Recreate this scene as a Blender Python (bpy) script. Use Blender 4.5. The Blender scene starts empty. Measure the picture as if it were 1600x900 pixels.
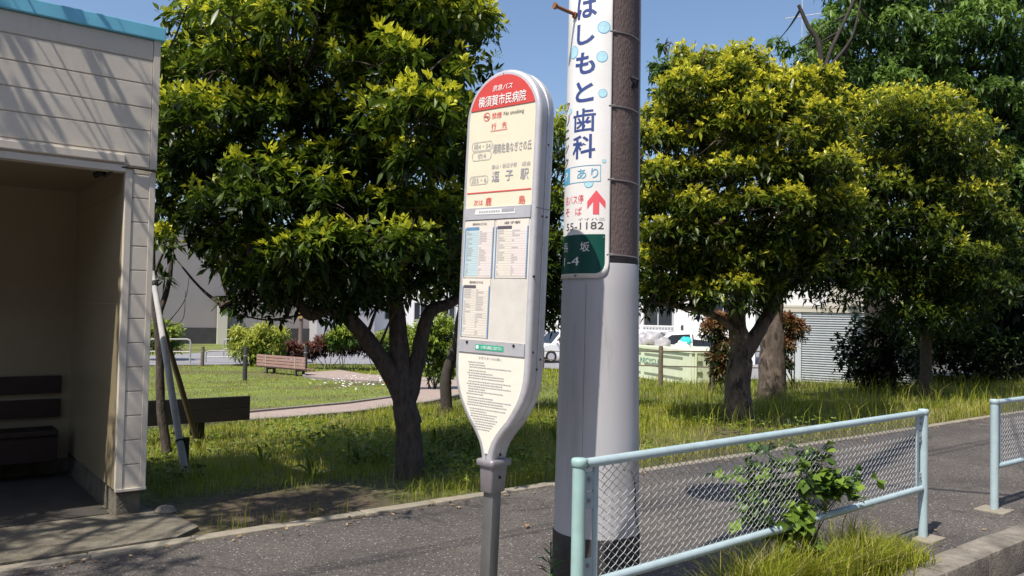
import bpy, bmesh, math, random
import numpy as np
from mathutils import Vector, Matrix, noise
R = math.radians
random.seed(7)
RNG = np.random.default_rng(11)
SC = bpy.context.scene

# ------------------------------------------------------------------ camera, sky, sun, exposure
cam_d = bpy.data.cameras.new('camera'); cam = bpy.data.objects.new('camera', cam_d)
SC.collection.objects.link(cam); SC.camera = cam
cam_d.sensor_width = 36; cam_d.lens = 28.125; cam_d.clip_end = 2000; cam_d.clip_start = .05
cam.matrix_world = Matrix.Translation((0, 0, 1.5)) @ Matrix.Rotation(R(91.7), 4, 'X') @ Matrix.Rotation(R(1.15), 4, 'Z')
CAMR = cam.matrix_world.to_3x3()

SUN_EL = 58.0
SD = Vector((-.60*math.cos(R(SUN_EL)), -.80*math.cos(R(SUN_EL)), math.sin(R(SUN_EL))))   # towards the sun
w = bpy.data.worlds.new('World'); SC.world = w; w.use_nodes = True
nt = w.node_tree; nt.nodes.clear()
sky = nt.nodes.new('ShaderNodeTexSky'); sky.sky_type = 'NISHITA'; sky.sun_disc = False
sky.sun_elevation = R(SUN_EL); sky.sun_rotation = math.atan2(SD.x, SD.y)
sky.air_density = 1.0; sky.dust_density = 1.6; sky.ozone_density = 3.0
bg = nt.nodes.new('ShaderNodeBackground'); bg.inputs[1].default_value = .145
wo = nt.nodes.new('ShaderNodeOutputWorld')
nt.links.new(sky.outputs[0], bg.inputs[0]); nt.links.new(bg.outputs[0], wo.inputs[0])
sl = bpy.data.lights.new('sun', 'SUN'); sl.energy = 5.0; sl.angle = R(.53); sl.color = (1, .93, .82)
so = bpy.data.objects.new('sun', sl); SC.collection.objects.link(so)
so.rotation_mode = 'QUATERNION'; so.rotation_quaternion = (-SD).to_track_quat('-Z', 'Y')
SC.view_settings.view_transform = 'Standard'; SC.view_settings.look = 'None'
SC.view_settings.exposure = .2; SC.view_settings.gamma = 1
SC.cycles.max_bounces = 6; SC.cycles.transparent_max_bounces = 8

# ------------------------------------------------------------------ helpers
COL = SC.collection
U2 = (.788, .616); N2 = (-.616, .788)            # along the street / from the street into the park
def W(s, t, z=0.0): return Vector((s*U2[0]+t*N2[0], s*U2[1]+t*N2[1], z))
def sT(x, y): return x*U2[0]+y*U2[1], x*N2[0]+y*N2[1]
def G(t): return 0.0 if t < 7 else max(-.05*(t-7), -1.0)
def gz(x, y): return G(x*N2[0]+y*N2[1])
def at(px, py, dep):
    """a point of the place seen in direction (px,py) at distance dep"""
    d = CAMR @ Vector(((px-800)/1250, -(py-450)/1250, -1)); d = d/d.y
    return Vector((0, 0, 1.5)) + d*dep
ST_ROT = math.atan2(U2[1], U2[0])

def mat(name, col, rough=.6, var=.12, scale=6, metal=0, spec=.4, bump=0, bscale=60, col2=None, emit=None, alpha=None, stretch=None, coat=0):
    m = bpy.data.materials.new(name); m.use_nodes = True
    n = m.node_tree; b = n.nodes['Principled BSDF']
    b.inputs['Roughness'].default_value = rough; b.inputs['Metallic'].default_value = metal
    b.inputs['Specular IOR Level'].default_value = spec
    if coat: b.inputs['Coat Weight'].default_value = coat; b.inputs['Coat Roughness'].default_value = .15
    tc = n.nodes.new('ShaderNodeTexCoord')
    src = tc.outputs['Object']
    if stretch:
        mp = n.nodes.new('ShaderNodeMapping'); mp.inputs['Scale'].default_value = stretch
        n.links.new(src, mp.inputs[0]); src = mp.outputs[0]
    if var or col2:
        nz = n.nodes.new('ShaderNodeTexNoise'); nz.inputs['Scale'].default_value = scale; nz.inputs['Detail'].default_value = 6
        nz.inputs['Roughness'].default_value = .65
        n.links.new(src, nz.inputs[0])
        rp = n.nodes.new('ShaderNodeValToRGB'); rp.color_ramp.elements[0].position = .3; rp.color_ramp.elements[1].position = .7
        c2 = col2 if col2 else tuple(min(1, c*(1+var)) for c in col)
        c1 = col if col2 else tuple(c*(1-var) for c in col)
        rp.color_ramp.elements[0].color = (*c1, 1); rp.color_ramp.elements[1].color = (*c2, 1)
        n.links.new(nz.outputs[0], rp.inputs[0]); n.links.new(rp.outputs[0], b.inputs['Base Color'])
    else: b.inputs['Base Color'].default_value = (*col, 1)
    if bump:
        n2 = n.nodes.new('ShaderNodeTexNoise'); n2.inputs['Scale'].default_value = bscale; n2.inputs['Detail'].default_value = 4
        n.links.new(src, n2.inputs[0])
        bp = n.nodes.new('ShaderNodeBump'); bp.inputs['Strength'].default_value = bump; bp.inputs['Distance'].default_value = .01
        n.links.new(n2.outputs[0], bp.inputs['Height']); n.links.new(bp.outputs[0], b.inputs['Normal'])
    if emit: b.inputs['Emission Color'].default_value = (*emit, 1); b.inputs['Emission Strength'].default_value = 1
    return m

def leaf_mat(name, dark, light, rough=.38, trans=.25, tip=None, mid=None):
    m = bpy.data.materials.new(name); m.use_nodes = True
    n = m.node_tree; b = n.nodes['Principled BSDF']; out = n.nodes['Material Output']
    a = n.nodes.new('ShaderNodeAttribute'); a.attribute_name = 'tone'
    rp = n.nodes.new('ShaderNodeValToRGB')
    rp.color_ramp.elements[0].color = (*dark, 1); rp.color_ramp.elements[1].color = (*light, 1)
    if mid: e = rp.color_ramp.elements.new(.5); e.color = (*mid, 1)
    if tip:
        e = rp.color_ramp.elements.new(.97); e.color = (*light, 1); rp.color_ramp.elements[-1].color = (*tip, 1)
    n.links.new(a.outputs['Fac'], rp.inputs[0]); n.links.new(rp.outputs[0], b.inputs['Base Color'])
    b.inputs['Roughness'].default_value = rough; b.inputs['Specular IOR Level'].default_value = .12 if 'grass' in name else .35
    t = n.nodes.new('ShaderNodeBsdfTranslucent'); n.links.new(rp.outputs[0], t.inputs[0])
    mx = n.nodes.new('ShaderNodeMixShader'); mx.inputs[0].default_value = trans
    n.links.new(b.outputs[0], mx.inputs[1]); n.links.new(t.outputs[0], mx.inputs[2]); n.links.new(mx.outputs[0], out.inputs[0])
    return m

def tag(o, label=None, cat=None, group=None, kind=None):
    if label: o['label'] = label
    if cat: o['category'] = cat
    if group: o['group'] = group
    if kind: o['kind'] = kind
    return o
def empty(name, loc=(0, 0, 0), rz=0, mw=None, **k):
    o = bpy.data.objects.new(name, None); COL.objects.link(o); o.empty_display_size = .1
    if mw is not None: o.matrix_world = mw
    else: o.location = loc; o.rotation_euler = (0, 0, rz)
    return tag(o, **k) if k else o

class MB:
    def __init__(s): s.v = []; s.f = []; s.m = []
    def add(s, vs, fs, mi=0):
        k = len(s.v); s.v += [tuple(v) for v in vs]; s.f += [tuple(i+k for i in f) for f in fs]; s.m += [mi]*len(fs)
    def box(s, x0, x1, y0, y1, z0, z1, mi=0, M=None, bev=0):
        if bev:
            b = bev; P = []
            # chamfered box from 24 corners
            bm = bmesh.new(); bmesh.ops.create_cube(bm, size=1)
            for v in bm.verts: v.co = Vector(((x0+x1)/2+v.co.x*(x1-x0), (y0+y1)/2+v.co.y*(y1-y0), (z0+z1)/2+v.co.z*(z1-z0)))
            bmesh.ops.bevel(bm, geom=bm.edges[:], offset=b, segments=2, affect='EDGES', profile=.6)
            bm.verts.index_update()
            vs = [v.co.copy() for v in bm.verts]; fs = [[v.index for v in f.verts] for f in bm.faces]; bm.free()
        else:
            vs = [Vector(p) for p in ((x0,y0,z0),(x1,y0,z0),(x1,y1,z0),(x0,y1,z0),(x0,y0,z1),(x1,y0,z1),(x1,y1,z1),(x0,y1,z1))]
            fs = [(0,3,2,1),(4,5,6,7),(0,1,5,4),(1,2,6,5),(2,3,7,6),(3,0,4,7)]
        if M is not None: vs = [M @ v for v in vs]
        s.add(vs, fs, mi); return s
    def tube(s, pts, rad, n=8, mi=0, cap=True):
        pts = [Vector(p) for p in pts]
        if not hasattr(rad, '__len__'): rad = [rad]*len(pts)
        vs = []; fs = []; ref = None
        for i, p in enumerate(pts):
            d = (pts[min(i+1, len(pts)-1)]-pts[max(i-1, 0)]).normalized()
            if ref is None: ref = d.orthogonal().normalized()
            ref = (ref - d*ref.dot(d)); ref = ref.normalized() if ref.length > 1e-6 else d.orthogonal().normalized()
            b = d.cross(ref)
            for k in range(n):
                a = 2*math.pi*k/n; vs.append(p+(ref*math.cos(a)+b*math.sin(a))*rad[i])
        for i in range(len(pts)-1):
            for k in range(n):
                k2 = (k+1) % n; fs.append((i*n+k, i*n+k2, (i+1)*n+k2, (i+1)*n+k))
        if cap: fs.append(tuple(range(n))[::-1]); fs.append(tuple((len(pts)-1)*n+k for k in range(n)))
        s.add(vs, fs, mi); return s
    def lathe(s, prof, c=(0, 0), n=24, mi=0, a0=0, a1=2*math.pi, wob=0):
        full = abs(a1-a0-2*math.pi) < 1e-6; m = n if full else n+1; vs = []; fs = []
        for r, z in prof:
            for k in range(m):
                a = a0+(a1-a0)*k/n; vs.append((c[0]+r*math.sin(a), c[1]-r*math.cos(a), z))
        for i in range(len(prof)-1):
            for k in range(n):
                k2 = (k+1) % m if full else k+1
                fs.append((i*m+k, i*m+k2, (i+1)*m+k2, (i+1)*m+k))
        s.add(vs, fs, mi); return s
    def poly(s, pts, mi=0): s.add(pts, [tuple(range(len(pts)))], mi); return s
    def prism(s, pts, off, mi=0):
        n = len(pts); off = Vector(off); a = [Vector(p) for p in pts]; b = [p+off for p in a]
        s.add(a+b, [tuple(range(n))[::-1], tuple(range(n, 2*n))]+[(i, (i+1) % n, n+(i+1) % n, n+i) for i in range(n)], mi); return s
    def sweep(s, secs, mi=0):
        """rings of equal count"""
        n = len(secs[0]); vs = [p for r in secs for p in r]; fs = []
        for i in range(len(secs)-1):
            for k in range(n): fs.append((i*n+k, i*n+(k+1) % n, (i+1)*n+(k+1) % n, (i+1)*n+k))
        s.add(vs, fs, mi); return s
    def build(s, name, mats, parent=None, smooth=False, auto=None):
        me = bpy.data.meshes.new(name); me.from_pydata(s.v, [], s.f)
        if not isinstance(mats, (list, tuple)): mats = [mats]
        for m in mats: me.materials.append(m)
        if len(mats) > 1: me.polygons.foreach_set('material_index', s.m)
        if smooth: me.polygons.foreach_set('use_smooth', [True]*len(me.polygons))
        bm = bmesh.new(); bm.from_mesh(me); bmesh.ops.recalc_face_normals(bm, faces=bm.faces[:])
        if smooth:
            for e in bm.edges:
                if len(e.link_faces) == 2 and e.calc_face_angle(0) > R(auto or 40): e.smooth = False
        bm.to_mesh(me); bm.free()
        o = bpy.data.objects.new(name, me); COL.objects.link(o)
        if parent: o.parent = parent
        return o

def arr(name, V, F4=None, F3=None, mats=None, tone=None, parent=None):
    """numpy mesh: V (n,3), quads and tris, tone per vertex"""
    me = bpy.data.meshes.new(name); n4 = 0 if F4 is None else len(F4); n3 = 0 if F3 is None else len(F3)
    me.vertices.add(len(V)); me.vertices.foreach_set('co', np.asarray(V, 'f').ravel())
    li = []; ls = []; 
    if n4: li.append(F4.ravel()); ls.append(np.arange(n4)*4)
    if n3: li.append(F3.ravel()); ls.append(n4*4+np.arange(n3)*3)
    li = np.concatenate(li).astype('i'); ls = np.concatenate(ls).astype('i')
    me.loops.add(len(li)); me.loops.foreach_set('vertex_index', li)
    me.polygons.add(n4+n3); me.polygons.foreach_set('loop_start', ls)
    me.update(calc_edges=True); me.materials.append(mats)
    if tone is not None:
        a = me.attributes.new('tone', 'FLOAT', 'POINT'); a.data.foreach_set('value', np.asarray(tone, 'f'))
    me.validate()
    o = bpy.data.objects.new(name, me); COL.objects.link(o)
    if parent: o.parent = parent
    return o

def nrm(a): return a/np.maximum(np.linalg.norm(a, axis=-1, keepdims=True), 1e-9)
def leaves(name, P, D, L, wid, tone, m, parent=None, droop=.25, fold=.12, rng=RNG):
    """P base, D direction, L length per leaf; each leaf is a folded blade of four faces"""
    n = len(P); up = np.tile([0, 0, 1.], (n, 1))+rng.normal(0, .45, (n, 3))
    S = nrm(np.cross(D, up)); Nn = nrm(np.cross(S, D)); L = L[:, None]; w_ = wid*L
    dr = (np.zeros((n, 3))+[0, 0, -1])*droop*L*rng.uniform(.3, 1.5, (n, 1))
    b = P; l = P+D*L*.55+S*w_*.5+Nn*fold*w_+dr*.3; r = P+D*L*.55-S*w_*.5+Nn*fold*w_+dr*.3
    c = P+D*L*.55+dr*.3; t = P+D*L+dr
    V = np.stack([b, l, c, r, t], 1).reshape(-1, 3); k = np.arange(n)[:, None]*5
    F = np.concatenate([k+[0, 2, 1], k+[0, 3, 2], k+[1, 2, 4], k+[2, 3, 4]], 0)
    return arr(name, V, None, F, m, np.repeat(tone, 5), parent)

def rosette(C, A, n, L, lo=30, hi=95, tone=None, rng=RNG):
    """n leaves round each centre C with axis A"""
    m = len(C); Ci = np.repeat(C, n, 0); Ai = np.repeat(A, n, 0); k = m*n
    o = nrm(np.cross(Ai, rng.normal(0, 1, (k, 3)))); th = np.radians(rng.uniform(lo, hi, (k, 1)))
    D = nrm(Ai*np.cos(th)+o*np.sin(th)); LL = L*rng.uniform(.5, 1.3, k)
    T0 = np.repeat(tone, n); T = np.where(T0 == 1.0, 1.0, np.clip(T0+rng.normal(0, .08, k), 0, .95))
    P = Ci+Ai*rng.uniform(-.3, .1, (k, 1))*L
    return P, D, LL, T

def crown(name, blobs, m, parent, per=40, L=.13, n=10, wid=.3, thr=-.25, freq=1.6, lo=30, hi=95, upb=.5, shell=(.6, 1.05), newg=.5, flat=.75, droop=.25, seed=1, umb=True, hw=.6):
    rng = np.random.default_rng(seed); C = []; A = []; T = []
    B = np.array([(b[0], b[1], b[2], b[3]) for b in blobs]); rm = B[:, 3].mean(); z0, z1 = B[:, 2].min(), B[:, 2].max()
    for bi, (x, y, z, r) in enumerate(B):
        k = int(per*(r/rm)**2*1.25); u = nrm(rng.normal(0, 1, (k, 3))); rad = r*rng.uniform(*shell, (k, 1))
        if umb: low = (u[:, 2] < -.1) & (rng.random(k) < .6); u[low, 2] *= -1
        p = np.array([x, y, z])+u*rad*[1, 1, flat]
        own = rng.uniform(-.22, .18)
        for i in range(k):
            q = p[i]
            if noise.noise(Vector(q*freq)+Vector((seed*3.1, 0, 0))) < thr: continue
            d = np.linalg.norm((B[:, :3]-q), axis=1)/B[:, 3]; d[bi] = 9
            C.append(q); A.append(u[i]*.7+np.array([0, 0, upb])+rng.normal(0, .2, 3))
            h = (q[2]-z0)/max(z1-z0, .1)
            out = .16 if d.min() > .9 else -.2  # leaves inside the crown get a darker tone as painted shade
            e = (u[i][2]-.35)*.6+hw*(h-.55)+out+own+rng.normal(0, .09)+newg-.05  # tone mixes young shoots with painted shade low down and light on top
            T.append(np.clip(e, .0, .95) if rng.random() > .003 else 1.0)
    C = np.array(C); A = nrm(np.array(A)); T = np.array(T)
    if not umb:
        P, D, LL, TT = rosette(C, A, n, L, lo, hi, T, rng)
        return leaves(name, P, D, LL, wid, TT, m, parent, droop=droop, rng=rng)
    n1 = max(3, n*6//10); n2 = n-n1+1
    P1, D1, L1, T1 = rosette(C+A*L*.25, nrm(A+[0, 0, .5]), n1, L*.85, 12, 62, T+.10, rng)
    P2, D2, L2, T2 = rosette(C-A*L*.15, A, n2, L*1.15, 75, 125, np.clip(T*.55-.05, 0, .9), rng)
    return leaves(name, np.concatenate([P1, P2]), np.concatenate([D1, D2]), np.concatenate([L1, L2]), wid, np.concatenate([T1, T2]), m, parent, droop=droop, rng=rng)

def limb(mb, pts, r0, r1, n=9, jit=.03, seed=0):
    """smooth tapered limb through pts"""
    rr = random.Random(seed); P = [Vector(p) for p in pts]; out = []
    Q = [P[0]*2-P[1]]+P+[P[-1]*2-P[-2]]
    for i in range(1, len(Q)-2):
        for j in range(5):
            t = j/5; a, b, c, d = Q[i-1], Q[i], Q[i+1], Q[i+2]
            out.append(.5*((2*b)+(c-a)*t+(2*a-5*b+4*c-d)*t*t+(-a+3*b-3*c+d)*t**3))
    out.append(P[-1]); k = len(out)
    out = [p+Vector((rr.gauss(0, 1), rr.gauss(0, 1), 0))*jit*r0 for p in out]
    rad = [(r0+(r1-r0)*(i/(k-1))**.9)*rr.uniform(.94, 1.06) for i in range(k)]
    mb.tube(out, rad, n); return out

# ------------------------------------------------------------------ materials
def asphalt(name, base, speck):
    m = bpy.data.materials.new(name); m.use_nodes = True; n = m.node_tree; b = n.nodes['Principled BSDF']
    tc = n.nodes.new('ShaderNodeTexCoord')
    v = n.nodes.new('ShaderNodeTexVoronoi'); v.inputs['Scale'].default_value = 125; n.links.new(tc.outputs['Object'], v.inputs[0])
    sp = n.nodes.new('ShaderNodeSeparateColor'); n.links.new(v.outputs['Color'], sp.inputs[0])
    rp = n.nodes.new('ShaderNodeValToRGB'); e = rp.color_ramp.elements; e[0].position = 0; e[0].color = (*[c*.55 for c in base], 1)
    e[1].position = 1; e[1].color = (*speck, 1)
    q = e.new(.5); q.color = (*base, 1); q = e.new(.86); q.color = (*[c*1.35 for c in base], 1); q = e.new(.975); q.color = (*[c*1.9 for c in base], 1)
    n.links.new(sp.outputs[0], rp.inputs[0])
    nz = n.nodes.new('ShaderNodeTexNoise'); nz.inputs['Scale'].default_value = 1.3; nz.inputs['Detail'].default_value = 7; n.links.new(tc.outputs['Object'], nz.inputs[0])
    r2 = n.nodes.new('ShaderNodeValToRGB'); r2.color_ramp.elements[0].position = .3; r2.color_ramp.elements[1].position = .75
    r2.color_ramp.elements[0].color = (.70, .70, .70, 1); r2.color_ramp.elements[1].color = (1.2, 1.17, 1.12, 1); n.links.new(nz.outputs[0], r2.inputs[0])
    mx = n.nodes.new('ShaderNodeMix'); mx.data_type = 'RGBA'; mx.blend_type = 'MULTIPLY'; mx.inputs[0].default_value = 1
    n.links.new(rp.outputs[0], mx.inputs[6]); n.links.new(r2.outputs[0], mx.inputs[7]); n.links.new(mx.outputs[2], b.inputs['Base Color'])
    bp = n.nodes.new('ShaderNodeBump'); bp.inputs['Strength'].default_value = .7; bp.inputs['Distance'].default_value = .004
    n.links.new(v.outputs['Distance'], bp.inputs['Height']); n.links.new(bp.outputs[0], b.inputs['Normal'])
    b.inputs['Roughness'].default_value = .88
    return m
M_asph = asphalt('asphalt_old', (.090, .080, .075), (.50, .47, .44))
M_road = asphalt('asphalt_road', (.16, .15, .15), (.6, .58, .55))
M_lot = mat('asphalt_lot', (.24, .235, .25), .9, .12, 2)
M_conc = mat('concrete_kerb', (.10, .085, .07), .9, .35, 5, bump=.8, bscale=60, col2=(.29, .26, .22))
M_conc2 = mat('concrete_light', (.27, .24, .19), .9, .2, 14, bump=.4, bscale=80)
M_slab = mat('concrete_slab', (.09, .078, .058), .92, .3, 7, bump=.8, bscale=70, col2=(.21, .19, .15))
M_soil = None
M_path = mat('path_pink', (.34, .265, .23), .9, .12, 5, bump=.3)
M_pathkerb = mat('path_kerb', (.22, .2, .18), .9, .25, 10)
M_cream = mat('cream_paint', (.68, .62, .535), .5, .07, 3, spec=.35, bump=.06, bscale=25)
M_creamshade = mat('cream_paint_shaded', (.30, .25, .16), .32, .08, 2.5, spec=.5)  # cream paint darkened: the shade inside the shelter is put into the colour
M_blue = mat('blue_trim', (.20, .58, .78), .4, .08, 5)
M_darkwood = mat('dark_wood', (.03, .018, .015), .5, .3, 4, stretch=(2, 12, 12))
M_benchshade = mat('bench_shaded', (.016, .012, .012), .6, .3, 4)  # near black: backlit shade is put into the wood colour
M_alu = mat('aluminium', (.56, .55, .58), .38, .08, 18, metal=.35, spec=.5)
M_aluw = mat('painted_alu_light', (.62, .62, .66), .38, .06, 12, metal=.25)
M_sock = mat('cast_socket', (.30, .28, .30), .45, .12, 20, metal=.4)
M_galv = mat('galvanised_post', (.22, .22, .22), .42, .22, 14, metal=.6, stretch=(1, 1, .25))
M_face = mat('sign_cream', (.76, .69, .53), .35, .04, 9)
M_facew = mat('sign_cream_pale', (.77, .74, .65), .35, .04, 9)
M_red = mat('sign_red', (.62, .07, .06), .4, .06, 9)
M_white = mat('white_print', (.85, .84, .82), .5, 0)
M_ink = mat('ink_dark', (.10, .09, .11), .6, 0)
M_inkred = mat('ink_red', (.66, .08, .07), .6, 0)
M_inkfade = mat('ink_faded', (.36, .36, .39), .6, 0)
M_navy = mat('ink_navy', (.045, .075, .24), .5, 0)
M_paper = mat('paper_cream', (.74, .68, .60), .6, .07, 9)
M_paperpink = mat('paper_pink', (.76, .67, .64), .6, .05, 9)
M_paperblue = mat('paper_blue', (.50, .63, .66), .6, .06, 9)
M_paperstain = mat('board_stained', (.56, .53, .49), .6, .1, 7, col2=(.72, .68, .63))
M_barblue = mat('print_blue', (.13, .27, .46), .6, .1, 20)
M_green = mat('sticker_green', (.03, .40, .25), .5, .05, 9)
M_dgreen = mat('sign_green', (.008, .075, .06), .3, .08, 9)
M_polebrown = mat('pole_brown', (.135, .10, .095), .85, .18, 7, bump=.5, bscale=120, stretch=(1, 1, .4))
M_sheath = mat('pole_sheath', (.48, .475, .50), .42, .035, 3, stretch=(6, 6, .3))
M_band = mat('pole_base_dark', (.055, .05, .05), .8, .2, 8)
M_signw = mat('sign_white', (.80, .79, .78), .35, .05, 8)
M_sky = mat('print_skyblue', (.45, .72, .82), .4, 0)
M_skyd = mat('print_blue_line', (.12, .40, .62), .4, 0)
M_arrow = mat('print_red', (.80, .12, .15), .4, 0)
M_rust = mat('rusty_bolt', (.22, .10, .055), .75, .3, 30)
M_steel = mat('steel_band', (.35, .34, .34), .45, .1, 20, metal=.7)
M_fenceg = mat('fence_paint_green', (.33, .50, .48), .45, .1, 10, spec=.45)
M_fence = mat('fence_paint', (.40, .51, .55), .42, .1, 10, spec=.45)
M_mesh = mat('fence_mesh', (.48, .50, .52), .4, .1, 30, metal=.25)
M_black = mat('black_hole', (.015, .015, .017), .7, 0)
M_bark = mat('bark', (.04, .032, .027), .95, .4, 26, bump=1, bscale=70, col2=(.125, .10, .085), stretch=(1, 1, .35))
M_bark2 = mat('bark_pale', (.045, .035, .03), .95, .4, 6.5, bump=1, bscale=40, col2=(.24, .185, .15), stretch=(1, 1, .45))
M_barkd = mat('bark_dark', (.05, .042, .036), .95, .3, 8, bump=.8, bscale=40)
M_stakew = mat('stake_white', (.50, .49, .50), .8, .15, 6, stretch=(3, 3, .5))
M_stakeb = mat('stake_brown', (.12, .085, .05), .85, .2, 8)
M_benchp = mat('bench_plank', (.33, .20, .17), .65, .2, 3, stretch=(1, 6, 6))
M_wallg = mat('wall_grey', (.235, .215, .22), .85, .05, .35)
M_wallw = mat('wall_white', (.78, .77, .76), .8, .05, .5)
M_wallb = mat('wall_beige', (.5, .47, .4), .8, .05, .5)
M_win = mat('window_glass', (.03, .035, .045), .1, .1, 1, spec=.8)
M_dark = mat('dark_base', (.04, .04, .042), .8, .3, 2)
M_shed = mat('shed_metal', (.52, .55, .58), .38, .06, 4, metal=.35)
M_box = mat('container_green', (.66, .70, .52), .55, .08, 3)
M_boxd = mat('container_groove', (.22, .25, .18), .7, .1, 3)
M_carw = mat('car_white', (.82, .82, .82), .2, .02, 3, coat=.6)
M_carg = mat('car_green', (.06, .42, .10), .25, .02, 3, coat=.6)
M_tyre = mat('tyre', (.02, .02, .02), .8, .1, 9)
M_bag = mat('clear_bag', (.40, .38, .40), .25, .25, 14, bump=1, bscale=22)
M_teal = mat('teal_plastic', (.05, .55, .55), .3, .1, 8)
M_woodp = mat('log_post', (.13, .10, .075), .85, .25, 10)
M_rail = mat('barrier_pipe', (.42, .40, .38), .4, .2, 10, metal=.3)
M_tile = mat('roof_brown', (.20, .11, .09), .8, .15, 3)

def weather(m, col, thr, scale, amt=.8, stretch=(1, 1, 1), soft=.06):
    n = m.node_tree; b = n.nodes['Principled BSDF']; ln = b.inputs['Base Color'].links[0] if b.inputs['Base Color'].links else None
    tc = n.nodes.new('ShaderNodeTexCoord'); mp = n.nodes.new('ShaderNodeMapping'); mp.inputs['Scale'].default_value = stretch; n.links.new(tc.outputs['Object'], mp.inputs[0])
    nz = n.nodes.new('ShaderNodeTexNoise'); nz.inputs['Scale'].default_value = scale; nz.inputs['Detail'].default_value = 9; nz.inputs['Roughness'].default_value = .7; n.links.new(mp.outputs[0], nz.inputs[0])
    mr = n.nodes.new('ShaderNodeMapRange'); mr.inputs['From Min'].default_value = thr; mr.inputs['From Max'].default_value = thr+soft; mr.inputs['To Max'].default_value = amt; n.links.new(nz.outputs[0], mr.inputs[0])
    mx = n.nodes.new('ShaderNodeMix'); mx.data_type = 'RGBA'; n.links.new(mr.outputs[0], mx.inputs[0])
    if ln: n.links.new(ln.from_socket, mx.inputs[6])
    else: mx.inputs[6].default_value = b.inputs['Base Color'].default_value
    mx.inputs[7].default_value = (*col, 1); n.links.new(mx.outputs[2], b.inputs['Base Color'])
weather(M_sock, (.14, .12, .11), .58, 14, .5, soft=.1); weather(M_galv, (.12, .10, .09), .57, 10, .5, (1, 1, .4), .1)
weather(M_bark2, (.028, .022, .018), .54, 7, .85, (1, 1, .5), .05); weather(M_bark, (.16, .15, .12), .60, 16, .5, (1, 1, .6), .08)
weather(M_fence, (.22, .10, .05), .66, 14, .8, soft=.03); weather(M_fence, (.28, .33, .33), .56, 5, .4, (1, 1, .5), .15)
weather(M_fenceg, (.22, .10, .05), .68, 14, .8, soft=.03); weather(M_fenceg, (.24, .33, .31), .56, 5, .4, (1, 1, .5), .15)
weather(M_cream, (.30, .25, .19), .57, 2.2, .35, (3, 3, .5), .25); weather(M_cream, (.2, .16, .12), .69, 30, .6, soft=.03)
weather(M_sheath, (.25, .235, .22), .55, 3.5, .42, (3, 3, .35), .15); weather(M_sheath, (.14, .12, .10), .64, 9, .45, (1, 1, .25), .05); weather(M_sheath, (.2, .19, .18), .69, 25, .5, (1, 1, 1), .04)
weather(M_alu, (.25, .24, .24), .58, 12, .45, soft=.15); weather(M_signw, (.5, .47, .43), .6, 6, .3, (2, 2, .5), .2)
weather(M_face, (.55, .46, .30), .62, 9, .3, soft=.15); weather(M_facew, (.5, .45, .36), .62, 9, .3, soft=.15); weather(M_paperstain, (.40, .36, .33), .60, 8, .45, (2, 1, .6), .12)
weather(M_polebrown, (.24, .21, .20), .60, 5, .5, (2, 2, .6), .15); weather(M_blue, (.07, .22, .33), .60, 6, .4, soft=.1)
def cracks(m, scale, width, col):
    n = m.node_tree; b = n.nodes['Principled BSDF']; ln = b.inputs['Base Color'].links[0]
    tc = n.nodes.new('ShaderNodeTexCoord'); nz = n.nodes.new('ShaderNodeTexNoise'); nz.inputs['Scale'].default_value = 2.5; nz.inputs['Detail'].default_value = 6; n.links.new(tc.outputs['Object'], nz.inputs[0])
    va = n.nodes.new('ShaderNodeMix'); va.data_type = 'RGBA'; va.inputs[0].default_value = .32; n.links.new(tc.outputs['Object'], va.inputs[6]); n.links.new(nz.outputs['Color'], va.inputs[7])
    v = n.nodes.new('ShaderNodeTexVoronoi'); v.feature = 'DISTANCE_TO_EDGE'; v.inputs['Scale'].default_value = scale; n.links.new(va.outputs[2], v.inputs[0])
    mr = n.nodes.new('ShaderNodeMapRange'); mr.inputs['From Min'].default_value = 0; mr.inputs['From Max'].default_value = width; mr.inputs['To Min'].default_value = .75; mr.inputs['To Max'].default_value = 0; n.links.new(v.outputs['Distance'], mr.inputs[0])
    n3 = n.nodes.new('ShaderNodeTexNoise'); n3.inputs['Scale'].default_value = .9; n.links.new(tc.outputs['Object'], n3.inputs[0])
    m3 = n.nodes.new('ShaderNodeMapRange'); m3.inputs['From Min'].default_value = .46; m3.inputs['From Max'].default_value = .56; n.links.new(n3.outputs[0], m3.inputs[0])
    mu = n.nodes.new('ShaderNodeMath'); mu.operation = 'MULTIPLY'; n.links.new(mr.outputs[0], mu.inputs[0]); n.links.new(m3.outputs[0], mu.inputs[1])
    mx = n.nodes.new('ShaderNodeMix'); mx.data_type = 'RGBA'; n.links.new(mu.outputs[0], mx.inputs[0]); n.links.new(ln.from_socket, mx.inputs[6]); mx.inputs[7].default_value = (*col, 1); n.links.new(mx.outputs[2], b.inputs['Base Color'])
cracks(M_asph, .9, .012, (.03, .028, .026)); weather(M_asph, (.19, .175, .155), .58, 1.1, .35, soft=.15)
weather(M_asph, (.06, .055, .052), .60, 2.2, .45, soft=.12); weather(M_slab, (.05, .05, .035), .56, 3, .6, soft=.1); weather(M_wallg, (.12, .11, .115), .58, .6, .4, (2, 2, .3), .2); weather(M_wallw, (.5, .48, .46), .60, .8, .3, (2, 2, .3), .2)
weather(M_paper, (.5, .44, .38), .62, 12, .3, soft=.12); weather(M_benchp, (.5, .42, .38), .62, 12, .4, soft=.1)

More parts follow.
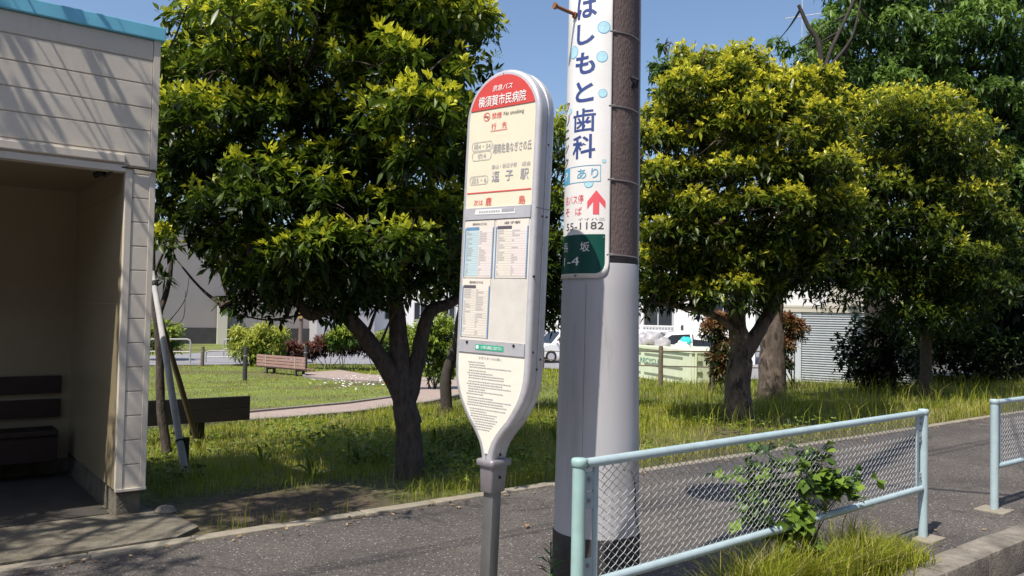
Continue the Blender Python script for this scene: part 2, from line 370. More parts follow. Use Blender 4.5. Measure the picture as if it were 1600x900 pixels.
L_a = leaf_mat('leaf_oak', (.014, .034, .006), (.70, .70, .05), .36, .38, mid=(.13, .20, .017), tip=(.38, .17, .06))
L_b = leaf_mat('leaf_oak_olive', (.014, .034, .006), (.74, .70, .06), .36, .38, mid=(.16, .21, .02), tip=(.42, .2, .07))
L_c = leaf_mat('leaf_cherry', (.02, .055, .012), (.20, .32, .06), .4, .4)
L_dk = leaf_mat('leaf_dark', (.008, .016, .005), (.07, .11, .02), .45, .15)
L_g = leaf_mat('leaf_bush', (.04, .09, .012), (.32, .40, .05), .45, .3)
L_y = leaf_mat('leaf_yellowgreen', (.12, .18, .02), (.50, .52, .09), .5, .35)
L_r = leaf_mat('leaf_red', (.03, .014, .010), (.16, .055, .038), .5, .2)
L_o = leaf_mat('leaf_orange', (.025, .05, .012), (.24, .105, .04), .5, .2)
L_gr = leaf_mat('grass_blades', (.07, .12, .014), (.42, .44, .045), .6, .35, tip=(.5, .42, .2))
L_lily = leaf_mat('lily_leaf', (.02, .06, .015), (.06, .16, .03), .35, .2)

# ------------------------------------------------------------------ the ground, sidewalk, road
def ground_mat():
    m = bpy.data.materials.new('ground_soil'); m.use_nodes = True; n = m.node_tree; b = n.nodes['Principled BSDF']
    tc = n.nodes.new('ShaderNodeTexCoord')
    nz = n.nodes.new('ShaderNodeTexNoise'); nz.inputs['Scale'].default_value = .55; nz.inputs['Detail'].default_value = 8; n.links.new(tc.outputs['Object'], nz.inputs[0])
    rp = n.nodes.new('ShaderNodeValToRGB'); e = rp.color_ramp.elements
    e[0].position = .3; e[0].color = (.12, .09, .055, 1); e[1].position = .75; e[1].color = (.20, .26, .045, 1); q = e.new(.5); q.color = (.15, .18, .04, 1)
    n.links.new(nz.outputs[0], rp.inputs[0])
    n2 = n.nodes.new('ShaderNodeTexNoise'); n2.inputs['Scale'].default_value = 22; n2.inputs['Detail'].default_value = 6; n.links.new(tc.outputs['Object'], n2.inputs[0])
    r2 = n.nodes.new('ShaderNodeValToRGB'); r2.color_ramp.elements[0].position = .35; r2.color_ramp.elements[1].position = .7
    r2.color_ramp.elements[0].color = (.55, .55, .55, 1); r2.color_ramp.elements[1].color = (1.3, 1.3, 1.2, 1); n.links.new(n2.outputs[0], r2.inputs[0])
    mx = n.nodes.new('ShaderNodeMix'); mx.data_type = 'RGBA'; mx.blend_type = 'MULTIPLY'; mx.inputs[0].default_value = 1
    at_ = n.nodes.new('ShaderNodeAttribute'); at_.attribute_name = 'soil'
    m2 = n.nodes.new('ShaderNodeMix'); m2.data_type = 'RGBA'; n.links.new(at_.outputs['Fac'], m2.inputs[0]); n.links.new(rp.outputs[0], m2.inputs[6]); m2.inputs[7].default_value = (.085, .06, .042, 1)
    n.links.new(m2.outputs[2], mx.inputs[6]); n.links.new(r2.outputs[0], mx.inputs[7]); n.links.new(mx.outputs[2], b.inputs['Base Color'])
    bp = n.nodes.new('ShaderNodeBump'); bp.inputs['Strength'].default_value = .8; bp.inputs['Distance'].default_value = .03
    n.links.new(n2.outputs[0], bp.inputs['Height']); n.links.new(bp.outputs[0], b.inputs['Normal']); b.inputs['Roughness'].default_value = .95
    return m
M_ground = ground_mat()
def sheet(name, slist, tlist, zf, m, label=None):
    b = MB(); k = len(slist); vs = [W(s, t, zf(s, t)) for t in tlist for s in slist]
    fs = [(j*k+i, j*k+i+1, (j+1)*k+i+1, (j+1)*k+i) for j in range(len(tlist)-1) for i in range(k-1)]
    b.add(vs, fs); o = b.build(name, m); tag(o, kind='structure')
    if label: o['label'] = label
    return o
SL = [-800, -60, -20, -8]+[x*.5 for x in range(-10, 60)]+[34, 45, 70, 200, 900]
def gzz(s, t):
    if t < 5.3: return -.30
    q = -.012+G(t)
    if 5.6 < t < 26: q += .03*noise.noise(Vector((s*1.1, t*1.1, 0)))+.012*noise.noise(Vector((s*5, t*5, 2)))
    return q
go = sheet('ground', SL, [-900, -60, 2, 5.29, 5.31, 5.6]+[5.6+.4*i for i in range(1, 60)]+[31, 40, 70, 200, 900], gzz, M_ground)
sa = go.data.attributes.new('soil', 'FLOAT', 'POINT')
for i, v in enumerate(go.data.vertices):
    s_, t_ = sT(v.co.x, v.co.y); sa.data[i].value = min(1, math.exp(-(((s_-2.4)/1.2)**4+((t_-6.0)/.68)**4))+.8*math.exp(-(((s_-9.0)/3.2)**2+((t_-6.1)/.8)**2))+math.exp(-((t_-5.4)/.15)**2)*.6)
sheet('road', [-300, -20, 0, 5, 10, 40, 300], [-9, -4, 0, 2.16], lambda s, t: -.20, M_road)
b = MB()
b.box(-60, 90, 2.38, 5.235, -.25, 0)
M_st = Matrix.Rotation(ST_ROT, 4, 'Z')
o = b.build('sidewalk', M_asph); o.matrix_world = M_st; tag(o, kind='structure')
# kerb: long stones, worn edges
b = MB(); x = -7.0
while x < 40:
    l = .6 if x > 2.5 else .6
    dz = random.uniform(-.004, .004)
    b.box(x+.004, x+l-.004, 2.16+random.uniform(-.004, .004), 2.375, -.28, .012+dz, bev=.022); x += l
o = b.build('kerb', M_conc, smooth=True); o.matrix_world = M_st; tag(o, kind='structure')
b = MB(); x = -14.0
while x < 45:
    b.box(x+.003, x+.597, 5.24, 5.36, -.2, .012+random.uniform(-.004, .004), bev=.012); x += .6
o = b.build('edging_strip', M_conc2, smooth=True); o.matrix_world = M_st; tag(o, kind='structure')
# concrete apron of the shelter with a broken right edge
b = MB(); pts = [W(-6, 5.37, .02), W(-6, 8.2, .02), W(1.62, 8.2, .02)]
for i in range(18):
    t = 8.0-i*.145; pts.append(W(1.56+random.uniform(-.04, .05)+(.10 if t < 6 else 0), t, .02))
pts.append(W(1.52, 5.37, .02)); pts = pts[::-1]
b.prism([p-Vector((0, 0, .2)) for p in pts], (0, 0, .2)); tag(b.build('shelter_paving', M_slab), kind='structure')
b = MB(); b.box(-4.5, 1.29, 6.2, 7.9, -.1, .026); o = b.build('shelter_floor_shade', mat('floor_shaded', (.055, .05, .045), .9, .25, 4, bump=.4)); o.matrix_world = M_st; tag(o, kind='structure')  # dark sheet: shade under the roof is put into its colour
# far car park
b = MB()
A_ = [(2, 36), (8, 35.2), (14, 33.5), (20, 31), (23, 27.3), (22.5, 22), (20.2, 18.6), (19.4, 15.5), (20.5, 13.2), (24, 11.6), (34, 8)]
for (s0, t0), (s1, t1) in zip(A_[:-1], A_[1:]):
    K = 6
    for j in range(8):
        ta, tb = j/8, (j+1)/8
        q = []
        for (s, t, k) in ((s0, t0, ta), (s1, t1, ta), (s1, t1, tb), (s0, t0, tb)):
            e = (s+k*(40), t+k*26); q.append(W(e[0], e[1], G(e[1])+.02))
        b.poly(q)
tag(b.build('car_park', M_lot), kind='structure')

def ribbon(name, LA, RA, m, dz):
    """a path between two edges, laid on the slope"""
    def dens(P):
        o = []
        for (a, b_) in zip(P[:-1], P[1:]):
            for j in range(8): o.append((a[0]+(b_[0]-a[0])*j/8, a[1]+(b_[1]-a[1])*j/8))
        return o+[P[-1]]
    A, B = dens(LA), dens(RA); b = MB()
    for i in range(len(A)-1):
        for k in range(4):
            f = lambda P, Q, k: (P[0]+(Q[0]-P[0])*k/4, P[1]+(Q[1]-P[1])*k/4)
            q = [f(A[i], B[i], k), f(A[i+1], B[i+1], k), f(A[i+1], B[i+1], k+1), f(A[i], B[i], k+1)]
            b.poly([W(s, t, G(t)+dz) for s, t in q])
    return tag(b.build(name, m), kind='structure')
P1a = [(-6, 13.1), (1, 13.2), (4.7, 13.27), (6.96, 13.95), (8.56, 14.92), (10.4, 17.0), (11.7, 19.4), (12.6, 22)]
P1b = [(-6, 11.5), (1, 11.6), (4.9, 11.8), (6.2, 12.0), (8.2, 13.0), (10.6, 15.0), (13.2, 18.4), (15, 22)]
ribbon('path', P1a, P1b, M_path, .035)
P2a = [(12.4, 20.9), (11.6, 21.6), (11.45, 24.2), (11.9, 27.2), (12.5, 28.7)]
P2b = [(14.3, 20.9), (14.4, 22.5), (14.41, 25.2), (14.3, 27.5), (14.4, 29.4)]
ribbon('path', P2a, P2b, M_path, .043)
b = MB()
for P in (P1a[:7], P1b[1:], P2a):
    pts = []
    for a, c in zip(P[:-1], P[1:]):
        for j in range(6): pts.append((a[0]+(c[0]-a[0])*j/6, a[1]+(c[1]-a[1])*j/6))
    secs = []
    for i, (s, t) in enumerate(pts):
        p = pts[max(0, i-1)]; q = pts[min(len(pts)-1, i+1)]; d = Vector((q[0]-p[0], q[1]-p[1], 0)).normalized(); nn = Vector((-d.y, d.x, 0))*.05
        z = G(t); secs.append([W(s-nn.x, t-nn.y, z-.1), W(s-nn.x, t-nn.y, z+.07), W(s+nn.x, t+nn.y, z+.07), W(s+nn.x, t+nn.y, z-.1)])
    b.sweep(secs)
tag(b.build('path_edging', M_pathkerb), kind='structure')

# ------------------------------------------------------------------ text
def glyphs(body, off=0, shear=0):
    cu = bpy.data.curves.new('lettering', 'FONT'); cu.body = body; cu.size = 1; cu.offset = off; cu.shear = shear; cu.resolution_u = 3
    ob = bpy.data.objects.new('tmp', cu); COL.objects.link(ob); bpy.context.view_layer.update()
    me = bpy.data.meshes.new_from_object(ob.evaluated_get(bpy.context.evaluated_depsgraph_get()))
    bpy.data.objects.remove(ob); bpy.data.curves.remove(cu)
    V = np.array([v.co[:2] for v in me.vertices]); F = [tuple(p.vertices) for p in me.polygons]; bpy.data.meshes.remove(me)
    return V, F
def fit(body, cx, cz, wd, ht, off=.0, shear=0, keep=False):
    V, F = glyphs(body, off, shear); lo, hi = V.min(0), V.max(0); c = (lo+hi)/2; sc = np.array([wd, ht])/np.maximum(hi-lo, 1e-6)
    if keep: sc[:] = sc.min()
    return (V-c)*sc+[cx, cz], F
def put_text(mb, items, y, mi_default=0):
    for it in items:
        V, F = fit(*it[:5], **(it[6] if len(it) > 6 else {})); mb.add([(p[0], y, p[1]) for p in V], F, it[5])

# ------------------------------------------------------------------ bus stop sign
mw = Matrix.Translation((-.085, 3.43, 0)) @ Matrix.Rotation(R(1.5), 4, 'Y') @ Matrix.Rotation(R(-40.4), 4, 'Z')
sign = empty('bus_stop_sign', mw=mw, label='tall rounded bus stop sign with red top band and timetables on a grey post', cat='bus stop sign')
half = [(.0, 2.535)]+[(.21*math.sin(a), 2.325+.21*math.cos(a)) for a in [R(x) for x in range(8, 90, 8)]]+[(.21, z) for z in (2.3, 2.1, 1.931, 1.6, 1.335, 1.26)]
half += [(.207, 1.215), (.199, 1.175), (.186, 1.135), (.168, 1.10), (.146, 1.065), (.122, 1.03), (.092, .998), (.068, .968), (.049, .938), (.037, .908), (.030, .875), (.027, .84)]
outl = half+[(-x, z) for x, z in half[::-1] if x > 0]
def inset(P, d):
    n = len(P); o = []
    for i in range(n):
        p, q, r_ = Vector(P[i-1]), Vector(P[i]), Vector(P[(i+1) % n])
        t = ((q-p).normalized()+(r_-q).normalized()).normalized(); o.append((q.x-t.y*-d*-1 if False else q.x+(-t.y)*(-d)*-1, q.y+t.x*(-d)))
    return o
def inset(P, d):
    n = len(P); o = []
    for i in range(n):
        p, q, r_ = Vector(P[i-1]), Vector(P[i]), Vector(P[(i+1) % n])
        t = ((q-p).normalized()+(r_-q).normalized()).normalized(); inw = Vector((t.y, -t.x))   # outline runs clockwise
        o.append((q.x+inw.x*d, q.y+inw.y*d))
    return o
DP = .104
prof = [(.030, .006), (.027, .0), (.016, .0), (.006, .003), (.001, .010), (0, .018), (0, .046), (.004, .049), (.004, .055), (0, .058), (0, DP-.018), (.003, DP-.008), (.012, DP-.001), (.022, DP)]
rings = [[(x, y-DP/2, z) for x, z in inset(outl, d)] for d, y in prof]
b = MB(); b.sweep(rings); b.poly([rings[-1][i] for i in range(len(outl))]); b.poly(rings[0][::-1])
b.build('frame', M_alu, sign, smooth=True, auto=50)
YF = -DP/2
def clip_band(P, z0, z1):
    L = [p for p in P if z0 <= p[1] <= z1]
    return L
ins = inset(outl, .024)
def band(z0, z1, xmax=None):
    """the panel outline between two heights, following the body"""
    def hw(z):
        r = [p for p in ins[:len(half)]]
        for a, c in zip(r[:-1], r[1:]):
            if a[1] >= z >= c[1] and a[1] != c[1]: return a[0]+(c[0]-a[0])*(a[1]-z)/(a[1]-c[1])
        return r[0][0] if z > r[0][1] else r[-1][0]
    zs = sorted(set([z0, z1]+[p[1] for p in ins[:len(half)] if z0 < p[1] < z1]), reverse=True)
    return [(hw(z), z) for z in zs]+[(-hw(z), z) for z in zs[::-1]]
def panel(name, z0, z1, m, y, parent=sign):
    b = MB(); P = band(z0, z1); b.prism([(x, y, z) for x, z in P], (0, .006, 0)); return b.build(name, m, parent)
pn = panel('route_panel', 1.945, 2.52, M_face, YF-.001)
rd = panel('name_panel', 2.372, 2.52, M_red, YF-.0045)
pm = panel('notice_panel', .90, 1.318, M_facew, YF-.001)
YT = YF-.0065
b = MB()
put_text(b, [('京急バス', 0, 2.458, .115, .026, 0, dict(off=.006, shear=.3)), ('横須賀市民病院', 0, 2.406, .268, .048, 0, dict(off=.008))], YT)
b.build('lettering', M_white, rd)
b = MB(); YL = YF-.003
put_text(b, [('禁煙', -.028, 2.340, .056, .026, 0, dict(off=.003)), ('No smoking', .068, 2.340, .112, .022, 2), ('行　先', -.012, 2.294, .088, .027, 0, dict(off=.003)),
    ('横4・54', -.105, 2.214, .098, .026, 1), ('衣4', -.105, 2.172, .05, .024, 1), ('湘南佐島なぎさの丘', .066, 2.196, .215, .042, 1, dict(off=.004)),
    ('葉山・新逗子駅', .028, 2.118, .142, .019, 1, dict(off=.002)), ('経由', .148, 2.118, .044, .019, 1, dict(off=.002)), ('逗5・6', -.115, 2.066, .088, .024, 1),
    ('逗', -.018, 2.075, .044, .046, 1, dict(off=.010)), ('子', .058, 2.075, .044, .044, 1, dict(off=.010)), ('駅', .142, 2.075, .046, .046, 1, dict(off=.010)),
    ('次は', -.112, 1.968, .055, .025, 3), ('鹿', -.052, 1.970, .034, .036, 0, dict(off=.004)), ('島', .135, 1.968, .036, .036, 0, dict(off=.004))], YL)
def bar(mb, x0, x1, z0, z1, mi, y=None):
    y = YL if y is None else y; mb.poly([(x0, y, z0), (x1, y, z0), (x1, y, z1), (x0, y, z1)], mi)
bar(b, -.06, .036, 2.273, 2.2755, 0); bar(b, -.182, .182, 2.008, 2.013, 0)
def rring(mb, cx, cz, hw, hh, r, th, mi, y):
    o = []; i_ = []
    for k in range(32):
        a = 2*math.pi*k/32; sx = (hw-r)*(1 if math.cos(a) > 0 else -1); sz = (hh-r)*(1 if math.sin(a) > 0 else -1)
        o.append((cx+sx+r*math.cos(a), y, cz+sz+r*math.sin(a))); i_.append((cx+sx+(r-th)*math.cos(a), y, cz+sz+(r-th)*math.sin(a)))
    for k in range(32): k2 = (k+1) % 32; mb.poly([o[k], o[k2], i_[k2], i_[k]], mi)
for cx, cz, hw, hh in ((-.105, 2.214, .06, .020), (-.105, 2.172, .056, .020), (-.115, 2.066, .054, .019)): rring(b, cx, cz, hw, hh, .016, .0022, 1, YL)
rring(b, -.085, 2.340, .019, .019, .0189, .003, 0, YL)
b.poly([(-.097, YL-.0005, 2.350), (-.094, YL-.0005, 2.353), (-.073, YL-.0005, 2.330), (-.076, YL-.0005, 2.327)], 0)
b.poly([(-.098, YL, 2.338), (-.074, YL, 2.338), (-.074, YL, 2.342), (-.098, YL, 2.342)], 2)
b.build('lettering', [M_inkred, M_inkfade, M_ink, M_inkred], pn)
# timetable section
tb = panel('timetable_board', 1.372, 1.892, M_paperstain, YF-.001)
b = MB()
def box_s(mb, x0, x1, z0, z1, d, mi=0): mb.box(x0, x1, YF-d, YF+.004, z0, z1, mi)
b = MB(); box_s(b, -.186, .186, 1.893, 1.944, .006); b.build('crossbar', M_alu, sign)
b = MB(); box_s(b, -.186, .186, 1.319, 1.371, .006); b.build('crossbar', M_alu, sign)
b = MB(); b.poly([(-.125, YF-.0075, 1.915), (.105, YF-.0075, 1.912), (.105, YF-.0075, 1.934), (-.12, YF-.0075, 1.937)]); 
st_ = b.build('sticker', M_signw, sign); b = MB(); x = -.1
while x < .02: w_ = random.uniform(.003, .008); bar(b, x, x+w_, 1.921, 1.930, 0, YF-.0085); x += w_+.004
bar(b, .03, .1, 1.921, 1.934, 0, YF-.0085); b.build('print', M_inkfade, st_)
b = MB(); bar(b, -.085, .075, 1.333, 1.356, 0, YF-.0075); st_ = b.build('sticker', M_green, sign)
b = MB(); V, F = fit('バス停では禁煙にご協力下さい', .008, 1.3445, .12, .014, off=.015); b.add([(p[0], YF-.0085, p[1]) for p in V], F)
rr_ = [( -.072+.0085*math.cos(a), YF-.0085, 1.3445+.0085*math.sin(a)) for a in [i*math.pi/6 for i in range(12)]]; b.poly(rr_); b.build('lettering', M_white, st_)
def timetable(x0, x1, z0, z1, left, right, head, title, dark):
    t = MB(); y = YF-.003
    bar(t, x0, x1, z0, z1, 0, y); xm = (x0+x1)/2; zt = z1-.040; y -= .0006
    bar(t, x0+.008, xm, z0+.006, zt, 1, y); bar(t, xm, x1-.008, z0+.006, zt, 2, y)
    p = t.build('timetable', [M_paper, left, right], tb)
    t = MB(); y -= .0008
    bar(t, x0, x0+.006, z0, z1-.03, 0, y); bar(t, x1-.006, x1, z0, z1-.03, 0, y)
    V, F = fit(title, (x0+x1)/2, z1-.014, (x1-x0)*.5, .011, off=.012); t.add([(q[0], y, q[1]) for q in V], F, 1)
    bar(t, x0+.008, xm-.001, zt, zt+.013, 3 if dark else 0, y)
    n = 19
    for i in range(n):
        z = z0+.01+(zt-z0-.012)*i/n; bar(t, x0+.008, x1-.008, z, z+.0007, 2, y)
        for xa in (x0+.012, xm+.004):
            if random.random() < .88:
                x = xa; e = xa+random.choice((.012, .03, .04) if i > 5 else (.006, .015))
                while x < e: bar(t, x, x+.0022, z+.003, z+.0075, 2, y); x += .0042
    t.build('print', [M_barblue, M_ink, M_inkfade, M_ink], p)
timetable(-.180, -.012, 1.642, 1.888, M_paperblue, M_paperpink, 0, '湘南佐島なぎさの丘', False)
timetable(.000, .178, 1.642, 1.888, M_paper, M_paperpink, 0, '逗子駅', True)
timetable(-.180, -.020, 1.385, 1.636, M_paper, M_paper, 0, '湘南佐島なぎさの丘', True)
b = MB(); z = 1.288
V, F = fit('お客さまへのお願い', 0, 1.300, .13, .011, off=.01); b.add([(q[0], YL, q[1]) for q in V], F)
for i in range(26):
    z -= .0106
    if i in (3, 7, 13, 17): z -= .004
    x = -.128+(.008 if i % 4 else 0) + max(0, (i-15))*.006; e = x+random.choice((.09, .14, .2, .24))
    e = min(e, .135-max(0, (i-13))*.010)
    while x < e: w_ = random.uniform(.0035, .009); bar(b, x, x+w_, z, z+.0034, 0); x += w_+.0026
b.build('print', M_inkfade, pm)
# collar, socket, post, bolts
b = MB()
def rrect(hx, hy, r, z, n=5):
    o = []
    for qx, qy, a0 in ((1, 1, 0), (-1, 1, 90), (-1, -1, 180), (1, -1, 270)):
        for k in range(n): a = R(a0+90*k/(n-1)); o.append((qx*(hx-r)+r*math.cos(a), qy*(hy-r)+r*math.sin(a), z))
    return o
b.sweep([rrect(.031, .042, .010, .735), rrect(.034, .045, .010, .74), rrect(.038, .052, .012, .845), rrect(.048, .062, .014, .848), rrect(.051, .065, .016, .855), rrect(.051, .065, .016, .868), rrect(.047, .061, .014, .874), rrect(.028, .05, .01, .877)])
b.poly(rrect(.031, .042, .010, .735)[::-1]); b.build('socket', M_sock, sign, smooth=True)
b = MB(); b.sweep([rrect(.0275, .0275, .004, z, 3) for z in (-.3, .78)]); b.build('post', M_galv, sign, smooth=True)
for x, y, z in ((.0365, .0, .80), (.032, 0, .895)): b = MB(); b.tube([(x-.012, y, z), (x+.004, y, z)], .006, 8); b.build('bolt', M_black, sign)
for z, yy in ((1.31, .02), (1.34, -.03), (1.27, 0), (1.9, -.01), (1.9, .02), (1.65, -.045), (2.2, .01)): b = MB(); b.tube([(.205, yy, z), (.2125, yy, z)], .0045, 8); b.build('bolt', M_black, sign)
for sx in (-.135, .13): b = MB(); b.tube([(sx, YF-.01, 1.362), (sx, YF, 1.362)], .006, 8); b.build('bolt', M_black, sign)
bs = MB()
bs.sweep([[(x, y, z) for x, y, z in [( .2115, -.056, zz), (.2115, .056, zz), (.2105, .056, zz), (.2105, -.056, zz)]] for zz in (1.9305, 1.9335)])
bs.build('joint', M_sock, sign)

# ------------------------------------------------------------------ utility pole
PC = (.425, 3.86)
pole = empty('utility_pole', (PC[0], PC[1], 0), label='thick utility pole, brown above and wrapped in smooth grey sheath below', cat='utility pole')
def prad(z): return .1865-.0066*z
b = MB(); n = 16
prof = [(prad(z), z) for z in (-.3, .4, 1.0, 1.72, 2.4, 3, 5, 8, 13.0)]
b.lathe(prof, n=64)
b.lathe([(0.001, 13.0), (prad(13), 13.0)], n=32)
b.build('shaft', M_polebrown, pole, smooth=True)
b = MB(); b.lathe([(.2085, -.3), (.2075, .47), (.2, .475)], n=48); b.build('base_band', M_band, pole, smooth=True)
b = MB(); b.lathe([(.196, .472), (.2035, .473), (.2035, .48), (.1955, 1.0), (.1845, 1.60), (.1815, 1.728), (.18, 1.735), (.174, 1.735)], n=64); b.build('sheath', M_sheath, pole, smooth=True)
def on_sheath(deg, z, d=.0015):
    rr_ = (.2035-.0187*(z-.48) if z < 1.0 else .1955-.0183*(z-1.0))+d; a = R(deg); return (math.sin(a)*rr_, -math.cos(a)*rr_, z)
b = MB(); P = [(20, .80, .004), (32, .785, .008), (46, .775, .012), (54, .73, .013), (57, .66, .014), (55, .60, .016), (60, .55, .018), (66, .50, .02)]
L_ = [on_sheath(a-w_*130, z+.004) for a, z, w_ in P]; R_ = [on_sheath(a+w_*130, z-.004) for a, z, w_ in P]
for i in range(len(P)-1): b.poly([L_[i], R_[i], R_[i+1], L_[i+1]])
b.build('peeled_tape', M_black, pole)
b = MB()
for i in range(28): z0_, z1_ = .49+i*.041, .49+(i+1)*.041; b.poly([on_sheath(-27, z0_), on_sheath(-26.3, z0_), on_sheath(-26.3, z1_), on_sheath(-27, z1_)])
b.build('seam', M_sock, pole)
b = MB(); b.lathe([(.1765, 1.736), (.1795, 1.738), (.1785, 1.758), (.174, 1.76)], n=48)
b.build('sheath_rim', M_black, pole, smooth=True)
# thin conduit down the far right side
b = MB(); pts = [(prad(z)+.010, z) for z in (1.55, 3, 6, 12)]
b.tube([(math.sin(R(97))*r, -math.cos(R(97))*r, z) for r, z in pts], .006, 6); b.build('conduit', M_aluw, pole)
# inspection bolt hole
b = MB(); a = R(48); r = prad(2.57)
c = Vector((math.sin(a)*r, -math.cos(a)*r, 2.60)); nrm_ = Vector((math.sin(a), -math.cos(a), 0)); tg = Vector((math.cos(a), math.sin(a), 0))
b.tube([c-nrm_*.01+Vector((0, 0, -.02)), c+nrm_*.006+Vector((0, 0, -.02))], .016, 12)
b.tube([c+nrm_*.002+Vector((0, 0, .015))-tg*.015, c+nrm_*.03+Vector((0, 0, .0))-tg*.004, c+nrm_*.01+Vector((0, 0, -.03))+tg*.01], .009, 8)
b.build('bolt_socket', M_black, pole, smooth=True)
a = R(-58); r = prad(3.0); c = Vector((math.sin(a)*r, -math.cos(a)*r, 2.915)); nrm_ = Vector((math.sin(a), -math.cos(a), 0))
b = MB(); b.tube([c-nrm_*.02, c+nrm_*.125+Vector((0, 0, .02))], .0085, 10); b.tube([c+nrm_*.122+Vector((0, 0, .0195)), c+nrm_*.134+Vector((0, 0, .021))], .016, 12)
b.tube([c+nrm_*.008, c+nrm_*.018+Vector((0, 0, .001))], .017, 6)
b.build('step_bolt', M_rust, pole, smooth=True)
# advertising panel wrapped on the pole
ad = empty('pole_advert', (PC[0], PC[1], 0), label='curved white dental clinic advert with red arrow strapped round the pole', cat='advert sign')
def arad(z): return prad(z)+.0058+.055*max(0, 1.77-z)
def wrapmap(x, z, d=0):     # x = arc length in metres, 0 at the camera side of the pole
    r = arad(z)+d; a = x/.170; return (math.sin(a)*r, -math.cos(a)*r, z)
AR = .170; XR = R(6.5)*AR; XL = R(-118)*AR; ZB = 1.662; ZT = 3.35
def merge(o):
    bm = bmesh.new(); bm.from_mesh(o.data); bmesh.ops.remove_doubles(bm, verts=bm.verts[:], dist=.0002)
    bmesh.ops.recalc_face_normals(bm, faces=bm.faces[:]); bm.to_mesh(o.data); bm.free()
def grid_panel(mb, x0, x1, z0, z1, d, mi, rc=0, corner=''):
    """curved rectangle, rounded at its lower corners"""
    K = 40; xs = [x0+(x1-x0)*i/K for i in range(K+1)]
    def zlow(x):
        e = min(x1-x if 'r' in corner else 9, x-x0 if 'l' in corner else 9)
        return z0+(rc-math.sqrt(max(0, rc*rc-(rc-e)**2)) if e < rc else 0)
    if rc: xs = sorted(set(xs+[x1-rc*k/8 for k in range(9)]))
    for xa, xb in zip(xs[:-1], xs[1:]):
        zs = [0, .02, .05, .1, .4, .7, 1]; 
        for q0, q1 in zip(zs[:-1], zs[1:]):
            P = [(xa, zlow(xa)+(z1-zlow(xa))*q0), (xb, zlow(xb)+(z1-zlow(xb))*q0), (xb, zlow(xb)+(z1-zlow(xb))*q1), (xa, zlow(xa)+(z1-zlow(xa))*q1)]
            mb.poly([wrapmap(x, z, d) for x, z in P], mi)
b = MB(); grid_panel(b, XL, XR, ZB, ZT, 0, 0, .055, 'rl')
o = b.build('sign_sheet', M_signw, ad, smooth=True); merge(o)
sm = o.modifiers.new('t', 'SOLIDIFY'); sm.thickness = .003; sm.offset = 0
b = MB(); grid_panel(b, XL+.012, XR-.020, ZB+.022, 1.866, .0022, 0, .045, 'r'); gp = b.build('address_plate', M_dgreen, ad, smooth=True); merge(gp)
def wrap_text(items, mats, parent, d=.0028, name='lettering'):
    for it in items:
        bm_all = MB()
        V, F = fit(*it[:5], **(it[6] if len(it) > 6 else {}))
        me = bpy.data.meshes.new('t'); me.from_pydata([(p[0], p[1], 0) for p in V], [], F)
        bm = bmesh.new(); bm.from_mesh(me); bpy.data.meshes.remove(me)
        x = V[:, 0].min()+.005
        while x < V[:, 0].max():
            bmesh.ops.bisect_plane(bm, geom=bm.verts[:]+bm.edges[:]+bm.faces[:], plane_co=(x, 0, 0), plane_no=(1, 0, 0)); x += .006
        bm.verts.index_update()
        bm_all.add([wrapmap(v.co.x, v.co.y, d) for v in bm.verts], [[v.index for v in f.verts] for f in bm.faces], it[5]); bm.free(); bm_all.build(name, mats, parent)
def fx(deg): return R(deg)*AR
bo = dict(off=.026); W1 = .120; xm = fx(-37)
it = [('は', xm+.004, 2.938, W1*.88, .105, 0, bo), ('し', xm, 2.812, W1*.80, .10, 0, bo), ('も', xm, 2.672, W1*.88, .105, 0, bo), ('と', xm, 2.538, W1*.8, .10, 0, bo),
      ('歯', xm, 2.402, W1, .112, 0, dict(off=.010)), ('科', xm, 2.278, W1, .112, 0, dict(off=.016))]
for i, ch in enumerate('クリニック'): it.append((ch, fx(-78), 2.490-.068*i, .055, .048 if ch != 'ッ' else .036, 1, dict(off=.012)))
it += [('あ', fx(-38), 2.150, .048, .046, 2, dict(off=.005)), ('り', fx(-17), 2.150, .032, .046, 2, dict(off=.005)),
       ('名バス停', fx(-54), 2.032, .12, .042, 3, dict(off=.002)), ('そ', fx(-68), 1.976, .036, .038, 3, dict(off=.004)), ('ば', fx(-42), 1.976, .036, .038, 3, dict(off=.004)),
       ('55-1182', fx(-36), 1.906, .20, .034, 1, dict(off=.004)), ('イイハニ', fx(-22), 1.936, .125, .012, 1, {}), ]
wrap_text(it, [M_navy, M_ink, M_skyd, M_arrow], ad)
wrap_text([('長', fx(-70), 1.808, .045, .045, 0, dict(off=.006)), ('坂', fx(-30), 1.808, .045, .045, 0, dict(off=.006)), ('1-4', fx(-56), 1.742, .105, .040, 0, dict(off=.0))], [M_white], gp, d=.0040)
def disc(mb, cx, cz, rx, rz, mi, d, half_=False, rim=None):
    n = 28; a1 = math.pi if half_ else 2*math.pi
    for k in range(n):
        a, c = -math.pi+a1*k/n if half_ else a1*k/n, -math.pi+a1*(k+1)/n if half_ else a1*(k+1)/n
        P = lambda r, a: wrapmap(cx+rx*r*math.cos(a), cz+rz*r*math.sin(a), d)
        if rim: mb.poly([P(1, a), P(1, c), P(.9, c), P(.9, a)], rim); mb.poly([wrapmap(cx, cz, d), P(.9, a), P(.9, c)], mi)
        else: mb.poly([wrapmap(cx, cz, d), P(1, a), P(1, c)], mi)
EM = [M_sky, M_skyd, M_skyd, M_arrow]
for cx, cz, r in ((-7, 2.832, .029), (-9, 2.694, .026), (-7, 2.522, .020), (-3.5, 2.205, .009), (-60, 2.738, .030), (-66, 2.46, .014)):
    b = MB(); disc(b, fx(cx), cz, r, r, 0, .0026, rim=1); b.build('bubble_print', EM, ad)
b = MB(); disc(b, fx(-26), 2.108, .022, .026, 0, .0026, True, rim=1); b.build('bubble_print', EM, ad)
